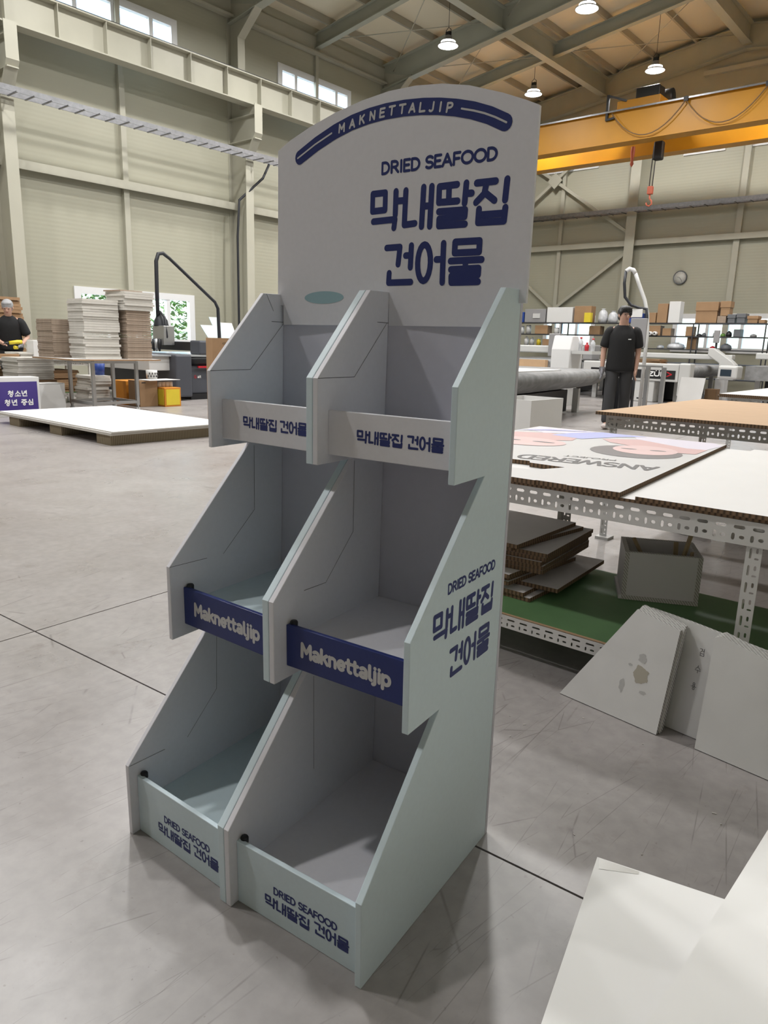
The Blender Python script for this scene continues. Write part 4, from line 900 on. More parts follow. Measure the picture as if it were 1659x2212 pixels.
# grey bin and pale carton half hidden under the kraft table
tag(MB().lathe([(0.0, 0.0), (0.11, 0.0), (0.14, 0.36), (0.145, 0.37), (0.13, 0.37), (0.10, 0.02)], (-0.62, 3.3, 0), 18).build('waste_bin', 'machine_light'), 'pale ribbed bin under the kraft table', 'bin')
e = empty('white_carton', (-0.2, 3.4, 0), 'pale carton under the kraft table', 'box')
B(-0.42, -0.12, 3.3, 3.6, 0, 0.36, 'body', 'board_dirty', e); B(-0.42, -0.275, 3.3, 3.6, 0.36, 0.366, 'flap', 'board_dirty', e); B(-0.265, -0.12, 3.3, 3.6, 0.36, 0.366, 'flap', 'board_dirty', e)
e = empty('plastic_bag', (0.2, 3.3, 0), 'grey plastic bag crumpled under the kraft table', 'bag')
MB().lathe([(0.0, 0.0), (0.17, 0.02), (0.2, 0.15), (0.15, 0.30), (0.05, 0.38), (0.07, 0.43), (0.0, 0.44)], (0.12, 3.35, 0), 14).build('sack', 'grey_light', e)
# pallet in the foreground with two white boards
random.seed(3)
rzA = math.radians(13.4)
def fore(cx, cy, lx, ly, z0, th, rz, label, nm='white_board'): return board(nm, cx, cy, lx, ly, z0, th, rz, 'board_bright', 'honey_white', label)
ca, sa = math.cos(rzA), math.sin(rzA)
cornA = Vector((0.270, -0.040)); cA = cornA + Vector((ca, sa))*0.55 + Vector((sa, -ca))*0.40
for i in range(5): fore(cA.x+0.004*i, cA.y-0.004*i, 1.1, 0.80, 0.0005+0.0255*i, 0.025, rzA, 'white board with taped corner in the foreground, topmost of its pile' if i == 4 else 'white board under the taped foreground board, %s in that pile' % nth(i, 5))
top = [o for o in bpy.data.objects if o.name.startswith('white_board')][-1]
tz = 0.128
tp = MB(); P = [cornA+Vector((0.02, -0.018)), cornA+Vector((0.02, -0.018))+Vector((ca, sa))*0.075, cornA+Vector((0.02, -0.018))+Vector((ca, sa))*0.075+Vector((sa, -ca))*0.008, cornA+Vector((0.02, -0.018))+Vector((sa, -ca))*0.03+Vector((ca, sa))*0.006]
tp.add([(p.x, p.y, tz-0.0001) for p in P], [(0, 1, 2, 3)]); tp.build('packing_tape', 'tape_clear', top)
rzB = math.radians(-1.7)
fore(0.872, -0.22, 0.68, 1.12, 0.1285, 0.03, rzB+0.02, 'white board lying across the foreground pile in the lower right corner')
fore(0.858, -0.20, 0.68, 1.12, 0.159, 0.03, rzB, 'topmost white board in the lower right corner of the picture')

# ================================================================ LEFT SIDE
# low pallet of white boards on honeycomb blocks
pc = Vector((-6.12, 2.48)); pa = Vector((-8.62, 2.46))-pc; pb = Vector((-6.60, 4.02))-pc
pa.normalize(); pb = Vector((pa.y, -pa.x)) if Vector((pa.y, -pa.x)).dot(pb) > 0 else Vector((-pa.y, pa.x))
PWA, PWB = 2.62, 1.55
e = empty('honeycomb_pallet', (pc.x+pa.x*1.3+pb.x*0.7, pc.y+pa.y*1.3+pb.y*0.7, 0), 'low pallet with brown honeycomb runners under white boards', 'pallet')
pt_ = lambda a, b: (pc.x+pa.x*a+pb.x*b, pc.y+pa.y*a+pb.y*b)
def slab_(a0, a1, b0, b1, z0, z1, name, mats, parent=None):
    P = [pt_(a0, b0), pt_(a1, b0), pt_(a1, b1), pt_(a0, b1)]
    return MB().hexa([(*p, z0) for p in P] + [(*p, z1) for p in P], 0, 1).build(name, mats, parent)
for a in (0.0, 1.02, 2.05): slab_(a, a+0.27, 0.02, PWB-0.02, 0.0, 0.105, 'runner', ['pallet_core', 'pallet_core'], e)
slab_(-0.05, PWA, 0, PWB, 0.105, 0.120, 'deck', ['board_white', 'honey_white'], e)
for i, (d, lb) in enumerate(((0.0, 'lower white sheet on the honeycomb pallet'), (0.03, 'upper white sheet on the honeycomb pallet'))):
    tag(slab_(-0.05-d*0.5, PWA-d, d*0.6, PWB-d, 0.1205+0.0125*i, 0.1325+0.0125*i, 'white_sheet', ['board_white', 'honey_white']), lb, 'board', 'white sheets on the pallet')
# scraps on the floor
random.seed(11)
for i in range(34):
    x, y = random.uniform(-6, -1.2), random.uniform(0.2, 3.2)
    if i > 20: x, y = random.uniform(-0.4, 0.5), random.uniform(-0.1, 0.75)
    a = random.uniform(0, PI); s = random.uniform(0.004, 0.011)*(1.0 if i < 21 else 0.45)
    u, v = Vector((math.cos(a), math.sin(a), 0))*s, Vector((-math.sin(a), math.cos(a), 0))*s*0.35
    p = Vector((x, y, 0.0008))
    tag(MB().hexa([p-u-v, p+u-v, p+u+v*0.6, p-u+v]+[q+Vector((0, 0, 0.0012)) for q in (p-u-v, p+u-v, p+u+v*0.6, p-u+v)]).build('paper_scrap', 'white_sheet'), 'tiny white paper scrap on the concrete floor', 'scrap', 'paper scraps on the floor')
# cart of aluminium profile
CX0, CX1, CY0, CY1 = -9.86, -9.19, 3.98, 4.66
e = empty('profile_cart', (-9.5, 4.3, 0), 'aluminium profile trolley carrying the tall board stacks', 'cart')
for x in (CX0, CX1):
    for y in (CY0, CY1):
        B(x-0.022, x+0.022, y-0.022, y+0.022, 0.09, 0.73, 'leg', 'alu', e)
        cs = MB().lathe([(0.0, -0.014), (0.03, -0.014), (0.03, 0.014), (0.0, 0.014)], (x, y, 0.031), 14, 0, 'X').build('castor', 'machine_light', e)
        B(x-0.02, x+0.02, y-0.012, y+0.012, 0.05, 0.09, 'castor_fork', 'alu', cs)
for z in (0.115, 0.70):
    for x in (CX0, CX1): B(x-0.02, x+0.02, CY0+0.022, CY1-0.022, z, z+0.04, 'rail', 'alu', e)
    for y in (CY0, CY1): B(CX0+0.022, CX1-0.022, y-0.02, y+0.02, z, z+0.04, 'rail', 'alu', e)
top_ = MB().box(-10.25, -9.03, 3.62, 4.98, 0.742, 0.762, 0, 1).build('cart_board', ['board_white', 'carton'])
tag(top_, 'white topped board lying on the aluminium trolley', 'board')
def pile(name, x0, x1, y0, y1, z0, z1, n, m, label, cat, group, jit=0.012, seed=1, lab_top=None):
    """countable sheets, each its own object sharing one mesh"""
    random.seed(seed); th = (z1-z0)/n
    proto = MB().rbox(0, 0, x1-x0, y1-y0, 0, th*0.93).build(name, m, None, 0, (0, 0, 0))
    for i in range(n):
        o = proto if i == 0 else proto.copy()
        if i: COL.objects.link(o)
        o.location = ((x0+x1)/2+random.uniform(-jit, jit), (y0+y1)/2+random.uniform(-jit, jit), z0+i*th+0.0005)
        o.rotation_euler = (0, 0, random.uniform(-jit, jit)*1.2)
        tag(o, label + ', ' + nth(i, n), cat, group)
pile('white_board', -9.66, -9.23, 3.90, 4.44, 0.763, 1.585, 24, 'white_sheet', 'white board in the tall white stack on the trolley', 'board', 'boards in the tall white stack', 0.014, 2, 'top white board of the tall white stack on the trolley')
pile('brown_board', -9.62, -9.18, 4.53, 4.93, 0.763, 1.455, 24, 'brown_sheet', 'brown board in the stack beside the tall white stack', 'board', 'boards in the tall brown stack', 0.007, 3)
pile('white_board', -9.66, -9.14, 4.49, 4.97, 1.456, 1.72, 8, 'white_sheet', 'white board lying on the tall brown stack', 'board', 'white boards on the brown stack', 0.012, 4)
tag(MB().rbox(-9.45, 4.66, 0.4, 0.38, 1.7205, 1.74, 0.1).build('brown_board', 'brown_sheet'), 'single brown board on top of all the stacks', 'board')
pile('brown_board', -10.22, -9.74, 3.70, 4.02, 0.763, 1.30, 20, 'brown_sheet', 'brown board in the low stack left of the tall white stack', 'board', 'boards in the low brown stack', 0.006, 5)
# purple sign box
e = empty('sign_box', (-9.45, 3.02, 0), 'white box with a purple face and white Korean lettering on the floor', 'sign')
B(-9.62, -9.36, 2.66, 3.29, 0.0, 0.515, 'body', 'board_white', e, 0.004)
B(-9.36, -9.353, 2.72, 3.255, 0.035, 0.455, 'printed_face', 'purple_print', e)
fx = lambda a, b, d: (-9.352+d, a, b)
mb = MB(); syllables(mb, ('cheong', 'so', 'nyeon'), 2.865, 0.262, 0.074, 0.075, 0.014, 0.013, fx, 0.001); mb.build('lettering', 'white_print', e)
mb = MB(); syllables(mb, ('cheong', 'nyeon', None, 'jung', 'sim'), 2.815, 0.145, 0.074, 0.075, 0.014, 0.013, fx, 0.001); mb.build('lettering', 'white_print', e)
e = empty('white_box', (-9.75, 3.55, 0), 'plain white box to the right of the purple sign', 'box')
B(-9.95, -9.68, 3.30, 3.80, 0.0, 0.405, 'body', 'board_white', e, 0.004); B(-9.68, -9.678, 3.32, 3.78, 0.395, 0.4, 'lid_seam', 'grey_light', e)
# perforated table of the left worker, with things on it
def table_left():
    e = empty('work_table', (-11.4, 3.2, 0), 'white perforated steel table in front of the grey haired worker', 'table')
    slotted_beam('front_beam', 'perforated_white', (-10.95, 1.9, 0.60), (-10.95, 4.9, 0.60), 0.09, e, 0.06)
    slotted_beam('rear_beam', 'perforated_white', (-11.75, 1.9, 0.60), (-11.75, 4.9, 0.60), 0.09, e, 0.06)
    slotted_beam('end_beam', 'perforated_white', (-11.75, 4.9, 0.60), (-10.95, 4.9, 0.60), 0.09, e, 0.06)
    slotted_beam('shelf_beam', 'perforated_white', (-10.95, 1.9, 0.10), (-10.95, 4.9, 0.10), 0.06, e, 0.06)
    B(-11.75, -10.95, 1.9, 4.9, 0.16, 0.17, 'lower_shelf', 'green_mat', e)
    for x in (-10.95, -11.75):
        for y in (1.92, 4.86): B(x-0.02, x+0.02, y-0.02, y+0.02, 0, 0.69, 'leg', 'perforated_white', e)
    B(-11.78, -10.88, 1.85, 4.95, 0.69, 0.712, 'top', 'board_white', e)
table_left()
pile('cardboard_sheet', -11.75, -11.05, 3.6, 4.7, 0.171, 0.52, 14, 'carton', 'brown sheet stored on the lower shelf of the left table', 'board', 'sheets under the left table', 0.03, 6)
pile('white_board', -10.87, -10.33, 3.44, 3.97, 0.42, 0.74, 10, 'white_sheet', 'white board in the short stack behind the purple sign', 'board', 'boards in the short white stack', 0.012, 7)
pile('carton_flat', -10.87, -10.31, 3.43, 3.99, 0.0, 0.418, 9, 'kraft_dark', 'flat brown carton under the short white stack', 'box', 'flat cartons under the short stack', 0.008, 8)
pile('white_board', -11.5, -11.1, 4.10, 4.62, 0.713, 1.0, 7, 'white_sheet', 'white board in the stack beside the worker at left', 'board', 'boards beside the left worker', 0.02, 9)
tag(MB().box(-11.15, -10.92, 3.95, 4.25, 0.713, 0.985).build('white_carton', 'board_white', None, 0.006), 'small upright white carton on the left table', 'box')
tag(MB().box(-11.05, -10.9, 3.3, 3.72, 0.713, 0.775).build('flat_carton', 'carton', None, 0.004), 'flat brown carton in front of the left worker', 'box')
pile('white_board', -11.45, -10.95, 3.74, 4.06, 0.713, 0.80, 3, 'white_sheet', 'white board lying low in front of the left worker', 'board', 'boards in front of the left worker', 0.02, 10)
pile('brown_board', -13.45, -12.75, 3.55, 4.62, 0.30, 1.70, 26, 'carton', 'brown board in the tall stack behind the left worker', 'board', 'boards in the stack by the wall', 0.03, 12)
tag(MB().box(-13.5, -12.7, 3.5, 4.67, 0.0, 0.298).build('board_trolley', 'kraft_dark', None, 0.01), 'low brown base under the tall stack by the wall', 'base')
# clear plastic bin and paper towels under the trolley, white pile
tag(MB().lathe([(0.0, 0.0), (0.075, 0.0), (0.09, 0.21), (0.08, 0.21), (0.07, 0.01)], (-10.62, 4.85, 0.462), 16).build('blue_bucket', 'blue_plastic'), 'dark blue bucket behind the trolley', 'bucket')
pile('folded_sheet', -10.95, -10.5, 4.60, 4.96, 0.0, 0.455, 10, 'white_sheet', 'folded pale sheet in the low heap behind the trolley', 'sheet', 'pale sheets behind the trolley', 0.03, 13)
# cartons beside the cutter
e = empty('orange_bag_box', (-10.3, 5.2, 0), 'orange printed carton on the floor behind the trolley', 'box')
B(-10.55, -10.12, 5.02, 5.40, 0, 0.385, 'body', 'orange_print', e, 0.004)
fo = lambda a, b, d: (-10.119+d, a, b)
mb = MB(); syllables(mb, ('so', 'su'), 5.08, 0.22, 0.09, 0.09, 0.03, 0.014, fo, 0.001); mb.build('lettering', 'lettering_black', e)
mb = MB(); mb.ribbon([(5.10, 0.13), (5.32, 0.13)], 0.02, fo, 0.001); mb.build('lettering', 'white_print', e)
e = empty('brown_carton', (-9.9, 5.25, 0), 'tall brown carton between the trolley and the yellow box', 'box')
B(-10.05, -9.72, 5.02, 5.34, 0, 0.41, 'body', 'carton', e, 0.004); B(-9.721, -9.718, 5.06, 5.13, 0.37, 0.385, 'hand_hole', 'rubber_black', e)
e = empty('yellow_box', (-9.72, 5.52, 0), 'bright yellow box with orange edges on the floor', 'box')
B(-9.86, -9.55, 5.36, 5.66, 0, 0.30, 'body', 'orange_print', e, 0.004); B(-9.55, -9.546, 5.385, 5.635, 0.025, 0.275, 'yellow_face', 'yellow_box', e); B(-9.835, -9.575, 5.356, 5.36, 0.025, 0.275, 'yellow_face', 'yellow_box', e)
for i in range(4):
    tag(MB().lathe([(0.0, 0.0), (0.045, 0.0), (0.045, 0.085), (0.0, 0.085)], (-9.78+0.0*i, 5.40+0.07*i, 0.301), 14).build('paper_roll', 'white_sheet'), 'white paper roll standing on the yellow box', 'roll', 'rolls on the yellow box')
tag(MB().rbox(-9.82, 5.42, 0.34, 0.62, 0.412, 0.419, 0.12).build('loose_sheet', 'board_white'), 'white sheet lying across the carton and the paper rolls', 'sheet')
e = empty('patterned_tub', (-10.05, 5.30, 0.42), 'white tub with black pattern on the sheet by the cutter', 'tub')
MB().lathe([(0.0, 0.0), (0.085, 0.0), (0.09, 0.14), (0.08, 0.14), (0.075, 0.01)], (-10.0, 5.42, 0.42), 18).build('tub', 'board_white', e)
for i in range(10):
    a = -1.2+0.26*i; c = (-10.0+0.0895*math.cos(a), 5.42+0.0895*math.sin(a), 0.45+0.045*(i % 2))
    MB().tube([c, (c[0]+0.002*math.cos(a), c[1]+0.002*math.sin(a), c[2]+0.03)], 0.011, 6).build('pattern_dash', 'lettering_black', e)

# --- flatbed cutter with travelling head
e = empty('cutting_table', (-11.5, 7.8, 0), 'dark grey flatbed cutting machine with red stripe by the left wall', 'machine')
B(-12.9, -10.60, 6.60, 9.3, 0.10, 0.62, 'base', 'machine_slate', e, 0.02)
B(-12.9, -10.55, 6.55, 9.35, 0.0, 0.10, 'plinth', 'machine_black', e)
B(-12.9, -10.42, 6.16, 6.50, 0.06, 0.80, 'end_cabinet', 'machine_slate', e, 0.03)
MB().lathe([(0.0, -1.4), (0.10, -1.4), (0.10, 1.4), (0.0, 1.4)], (-10.62, 7.92, 0.70), 18, 0, 'Y').build('front_roller', 'machine_black', e)
B(-10.55, -10.515, 6.7, 9.2, 0.565, 0.60, 'red_stripe', 'red_paint', e)
B(-12.9, -10.52, 6.50, 9.35, 0.765, 0.80, 'bed', 'bed_metal', e)
B(-13.0, -10.6, 5.75, 6.16, 0.52, 0.765, 'near_tray', 'machine_light', e, 0.01)
B(-13.0, -10.55, 5.70, 6.16, 0.766, 0.79, 'tray_top', 'bed_metal', e)
mb = MB(); write(mb, 'G', 6.66, 0.38, 0.05, 0.05, 0.010, lambda a, b, d: (-10.598+d, a, b), 0.001); mb.build('red_mark', 'red_paint', e)
mb = MB(); write(mb, 'ait', 6.73, 0.385, 0.08, 0.045, 0.010, lambda a, b, d: (-10.598+d, a, b), 0.001); mb.build('lettering', 'white_print', e)
B(-12.9, -10.62, 6.78, 7.02, 0.86, 1.02, 'gantry', 'machine_black', e, 0.01)
B(-10.80, -10.50, 6.72, 7.25, 0.80, 1.05, 'gantry_end', 'machine_slate', e, 0.03)
hd_ = B(-11.72, -11.35, 6.55, 6.78, 0.95, 1.30, 'tool_head', 'alu', e, 0.01)
for i, (dx, r) in enumerate(((-0.12, 0.03), (-0.03, 0.035), (0.07, 0.03))):
    MB().lathe([(0.0, 0.0), (r*0.4, 0.0), (r, 0.06), (r, 0.22), (0.0, 0.24)], (-11.53+dx, 6.52, 0.83), 12).build('tool', 'machine_black' if i != 1 else 'alu', hd_)
MB().tube([(-11.64, 6.62, 1.28), (-11.64, 6.60, 1.45), (-11.52, 6.60, 1.55), (-11.38, 6.60, 1.45), (-11.36, 6.62, 1.10), (-11.42, 6.60, 0.95)], 0.022, 8).build('hose', 'rubber_black', hd_)
MB().lathe([(0.14, 0.0), (0.12, 0.10), (0.05, 0.22), (0.0, 0.24)], (-11.6, 6.66, 1.30), 14).build('dust_hood', 'rubber_black', hd_)
# suction hose on a boom
P = [(-11.6, 6.60, 1.45), (-11.6, 6.60, 1.9), (-11.6, 6.61, 2.45), (-11.6, 6.66, 2.58), (-11.6, 6.76, 2.60), (-11.6, 6.9, 2.52), (-11.6, 7.9, 1.80), (-11.6, 7.97, 1.68), (-11.6, 7.99, 1.1), (-11.6, 7.99, 0.81)]
tag(MB().tube(P, [0.034, 0.036, 0.036, 0.036, 0.034, 0.03, 0.03, 0.032, 0.036, 0.03], 10).build('suction_hose', 'rubber_black'), 'black suction hose rising to a peak above the cutting machine', 'hose')
# frosted sheets leaning at the wall and kraft paper bag
def leansheet(y0, y1, h, x0, tilt, m, label, skew=0.0):
    f = lambda a, b, d: (x0 - b*math.sin(tilt) + d*math.cos(tilt), a, 0.81 + b*math.cos(tilt) + d*math.sin(tilt))
    tag(MB().prism([(y0, 0), (y1, 0), (y1+skew, h), (y0+skew, h)], f, 0, 0.012).build('acrylic_sheet', m), label, 'sheet', 'translucent sheets by the wall')
leansheet(8.62, 9.2, 0.62, -12.55, 0.45, 'frosted', 'wide frosted sheet leaning behind the paper bag', -0.22)
leansheet(8.86, 9.12, 0.82, -12.62, 0.45, 'frosted', 'tall narrow frosted sheet behind the wide one', -0.12)
leansheet(9.1, 9.42, 0.70, -12.68, 0.45, 'board_white', 'white sheet leaning nearest the column', -0.05)
e = empty('paper_bag', (-7.4, 4.9, 0), 'tall brown kraft carrier standing behind the display stand', 'bag')
B(-7.36, -7.34, 4.68, 5.13, 0.0, 1.10, 'front_sheet', 'carton', e); B(-7.48, -7.46, 4.68, 5.13, 0.0, 1.10, 'rear_sheet', 'carton', e); B(-7.46, -7.36, 4.68, 4.70, 0.0, 1.10, 'side_fold', 'carton', e)
MB().poly([(4.88+0.045*math.cos(t*PI/8), 1.03+0.018*math.sin(t*PI/8)) for t in range(16)], lambda a, b, d: (-7.339+d, a, b)).build('hand_hole', 'kraft_dark', e)

# ================================================================ BACK OF THE HALL
# --- white crates near the conveyor tables
def crate(name, x0, x1, y0, y1, z1, label, rz=0.0):
    e = empty(name, ((x0+x1)/2, (y0+y1)/2, 0), label, 'box'); t = 0.012
    for a, b, c, d, nm in ((x0, x1, y0, y0+t, 'front_wall'), (x0, x1, y1-t, y1, 'rear_wall'), (x0, x0+t, y0+t, y1-t, 'end_wall'), (x1-t, x1, y0+t, y1-t, 'end_wall')): B(a, b, c, d, 0, z1, nm, 'board_white', e)
    B(x0+t, x1-t, y0+t, y1-t, 0, t, 'base', 'board_white', e); return e
crate('white_crate', -3.98, -3.42, 6.20, 6.98, 0.50, 'open white crate in front of the grey felt conveyor')
# --- conveyor cutting tables: felt bed rounded at the long side
def conveyor(p0, p1, width, z, label, belly=0.33, base=True, name='conveyor_table'):
    """p0,p1: near and far end of the visible long edge; body extends to the left of it"""
    p0, p1 = Vector(p0), Vector(p1); d = (p1-p0).normalized(); n = Vector((-d.y, d.x)); L = (p1-p0).length
    e = empty(name, (p0.x+n.x*width/2, p0.y+n.y*width/2, 0), label, 'machine')
    f = lambda a, b, q: (p0.x+n.x*a+d.x*q, p0.y+n.y*a+d.y*q, b)
    prof = [(width, z), (0.12, z), (0.05, z-0.015), (0.012, z-0.05), (0.0, z-0.10), (0.015, z-0.15), (0.08, z-0.21), (0.22, z-0.28), (0.45, z-belly), (width, z-belly)]
    o = MB().prism(prof, f, 0, L).build('felt_bed', 'felt_grey', e)
    for p in o.data.polygons: p.use_smooth = len(p.vertices) == 4
    if base:
        for q in (0.45, L-0.5):
            for a in (0.35, width-0.2): MB().hexa([f(a-0.05, 0, q-0.05), f(a+0.05, 0, q-0.05), f(a+0.05, 0, q+0.05), f(a-0.05, 0, q+0.05), f(a-0.05, z-belly, q-0.05), f(a+0.05, z-belly, q-0.05), f(a+0.05, z-belly, q+0.05), f(a-0.05, z-belly, q+0.05)]).build('leg', 'machine_light', e)
        P = [f(0.45, 0.03, 0.7), f(width-0.3, 0.03, 0.7), f(width-0.3, 0.03, L-0.7), f(0.45, 0.03, L-0.7)]
        MB().hexa(P+[(x, y, z-belly-0.02) for x, y, _ in P]).build('under_cabinet', 'machine_black', e)
    return e, f, L
eA, fA, LA = conveyor((-4.10, 6.9), (-4.82, 11.3), 2.2, 0.75, 'grey felt conveyor cutting table beside the standing worker')
P = [fA(0.3, 0.752, 0.2), fA(2.1, 0.752, 0.2), fA(2.1, 0.752, 2.6), fA(0.22, 0.752, 2.6)]
tag(MB().hexa(P+[(x, y, 0.764) for x, y, _ in P]).build('white_sheet', 'board_white'), 'white sheet lying on the nearest felt conveyor table', 'board')
o = B(-4.86, -4.55, 11.35, 11.75, 0.0, 0.62, 'control_cabinet', 'machine_black', None, 0.01); tag(o, 'black control cabinet behind the worker legs', 'cabinet')
MB().lathe([(0.0, 0.0), (0.025, 0.0), (0.025, 0.02), (0.0, 0.02)], (-4.66, 11.34, 0.42), 12, 0, 'Y').build('indicator_lamp', 'indicator', o)
# cream gantry tower with small bottles on it
e = empty('gantry_tower', (-6.2, 12.2, 0), 'cream machine tower rising behind the felt conveyor', 'machine')
MB().prism([(11.9, 0.60), (12.45, 0.60), (12.45, 1.10), (12.2, 1.34), (11.98, 1.34), (11.9, 1.08)], lambda a, b, d: (d, a, b), -6.25, -5.85).build('housing', 'pvc_white', e, 0.02)
B(-6.2, -5.9, 11.95, 12.4, 0.0, 0.60, 'pedestal', 'machine_light', e)
eb = B(-5.84, -5.42, 11.95, 12.4, 1.00, 1.06, 'side_shelf', 'machine_light', e)
for x, m, h, lb in ((-5.76, 'bag_white', 0.26, 'tall clear spray bottle on the machine tower'), (-5.63, 'red_paint', 0.16, 'small red bottle between the clear ones'), (-5.51, 'bag_white', 0.24, 'clear bottle at the right edge of the machine tower')):
    q = empty('bottle', (x, 12.15, 1.061), lb, 'bottle', 'bottles on the machine tower')
    MB().lathe([(0.0, 0.0), (0.04, 0.0), (0.042, h*0.65), (0.018, h*0.8), (0.018, h*0.9), (0.0, h*0.9)], (x, 12.15, 1.061), 12).build('body', m, q); MB().lathe([(0.022, h*0.88), (0.022, h), (0.0, h)], (x, 12.15, 1.061), 10).build('cap', 'red_paint', q)
# machine further back on the left
eE, fE, LE = conveyor((-7.15, 13.6), (-7.6, 18.6), 2.6, 0.84, 'long flatbed machine behind the display stand at the back', 0.22)
B(-9.9, -7.2, 13.45, 13.58, 0.62, 0.84, 'end_panel', 'kraft', eE)
B(-10.1, -7.1, 15.4, 15.75, 0.98, 1.16, 'gantry', 'machine_light', eE, 0.03); B(-7.25, -7.0, 15.35, 15.8, 0.84, 1.2, 'gantry_end', 'grey_light', eE, 0.03)
B(-8.1, -7.8, 15.2, 15.4, 0.9, 1.45, 'tool_head', 'grey_light', eE, 0.02)
for x in (-10.1,): B(x, x+0.9, 14.6, 15.0, 0.95, 1.10, 'side_cover', 'machine_light', eE, 0.04)
# branded machine with black name panel
eB, fB, LB = conveyor((-4.55, 14.95), (-4.95, 19.3), 2.4, 0.80, 'white cutting machine with a black name panel at the back', 0.30)
B(-6.9, -4.72, 14.72, 14.93, 0.46, 0.84, 'end_panel', 'machine_light', eB, 0.02)
np_ = B(-6.7, -4.78, 14.712, 14.722, 0.515, 0.70, 'name_panel', 'machine_black', eB)
fz = lambda a, b, d: (a, 14.711-d, b)
mb = MB(); write(mb, 'ZUN', -5.36, 0.575, 0.40, 0.085, 0.024, fz, 0.002); mb.ribbon([(-5.195, 0.70-0.015), (-5.19, 0.685)], 0.02, fz, 0.002); mb.ribbon([(-5.13, 0.685), (-5.125, 0.685)], 0.02, fz, 0.002); mb.build('lettering', 'white_print', np_)
mb = MB(); mb.ribbon([(-4.95, 0.66), (-4.86, 0.617), (-4.95, 0.575)], 0.024, fz, 0.002); mb.build('red_mark', 'red_paint', np_)
B(-4.72, -4.48, 14.72, 15.0, 0.16, 0.86, 'corner_column', 'machine_light', eB, 0.03)
cb = B(-5.70, -5.22, 14.75, 15.2, 0.0, 0.46, 'cabinet', 'machine_light', eB, 0.02); B(-5.58, -5.35, 14.744, 14.75, 0.06, 0.09, 'vent', 'dark_steel', cb)
B(-6.9, -4.25, 16.75, 17.0, 0.94, 1.06, 'gantry', 'machine_light', eB, 0.02)
MB().prism([(-4.72, 1.20), (-4.60, 1.20), (-4.18, 0.92), (-4.10, 0.84), (-4.10, 0.50), (-4.45, 0.50), (-4.45, 0.86), (-4.72, 1.04)], lambda a, b, d: (a, d, b), 16.5, 16.75).build('gantry_arm', 'machine_light', eB, 0.02)
for i in range(5): board('brown_board', -5.62+0.02*(i % 2), 15.35, 0.62, 0.5, 0.802+0.024*i, 0.023, 0.05*(i % 3), 'carton', 'kraft_dark', 'brown board in the small pile on the branded machine, %s' % nth(i, 5), 'board', 'brown boards on the machine')
board('kraft_sheet', -5.0, 15.5, 0.55, 0.8, 0.802, 0.006, 0.1, 'kraft', 'carton', 'thin kraft sheet on the felt bed of the branded machine')
# third machine at the right edge, with operating console
eC, fC, LC = conveyor((-2.75, 15.9), (-3.0, 19.6), 0.95, 0.84, 'grey felt cutting machine at the right edge of the back row', 0.30)
B(-4.12, -3.72, 15.35, 15.75, 0.56, 0.84, 'console', 'machine_light', eC, 0.04); B(-4.06, -3.84, 15.342, 15.35, 0.62, 0.76, 'screen', 'screen', eC)
B(-3.9, -2.6, 17.3, 17.55, 0.98, 1.12, 'gantry', 'machine_light', eC, 0.02)
MB().prism([(-3.35, 1.22), (-3.2, 1.22), (-2.75, 0.95), (-2.68, 0.86), (-2.68, 0.55), (-2.95, 0.55), (-2.95, 0.9), (-3.35, 1.08)], lambda a, b, d: (a, d, b), 17.0, 17.25).build('gantry_arm', 'machine_light', eC, 0.02)
# frame posts, leaning white panel, little cartons
e = empty('open_trestle', (-4.7, 13, 0), 'open aluminium frame standing in front of the branded machine', 'frame')
for x in (-4.56, -4.26): B(x-0.035, x+0.035, 12.55, 12.62, 0, 0.80, 'post', 'alu', e)
B(-5.4, -4.30, 12.55, 12.62, 0.80, 0.83, 'top_rail', 'alu', e)
f = lambda a, b, d: (a, 13.52 + b*0.12 - d, b*0.99)
tag(MB().prism([(-4.30, 0), (-3.84, 0), (-3.80, 0.62), (-4.26, 0.62)], f, 0, 0.02).build('white_board', 'board_white'), 'large blank white panel leaning by the branded machine', 'board')
tag(MB().box(-4.30, -4.12, 13.05, 13.3, 0, 0.14).build('small_carton', 'carton', None, 0.004), 'small brown carton between the aluminium posts', 'box')
tag(MB().box(-4.8, -4.55, 16.9, 17.2, 0.0, 0.26).build('small_carton', 'carton', None, 0.004), 'small brown carton under the felt machine', 'box')
tag(MB().box(-4.78, -4.56, 17.5, 17.8, 0.0, 0.5).build('small_carton', 'board_white', None, 0.004), 'white carton in the dark under the felt machine', 'box')
# monitors on poles
def monitor(x, y, z0, z1, w, label, zp=0.0):
    e = empty('monitor', (x, y, zp), label, 'monitor')
    B(x-w/2, x+w/2, y-0.02, y+0.02, z0, z1, 'screen_back', 'grey_light', e, 0.008); B(x-0.02, x+0.02, y+0.021, y+0.06, zp, (z0+z1)/2, 'pole', 'dark_steel', e)
monitor(-4.55, 11.9, 1.15, 1.66, 0.30, 'tall dark grey monitor panel behind the worker shoulder')
monitor(-4.60, 16.6, 1.32, 1.60, 0.13, 'small grey monitor above the white gantry arm', 1.0)
monitor(-3.3, 17.2, 1.36, 1.58, 0.09, 'narrow grey monitor at the right edge of the back row', 1.0)
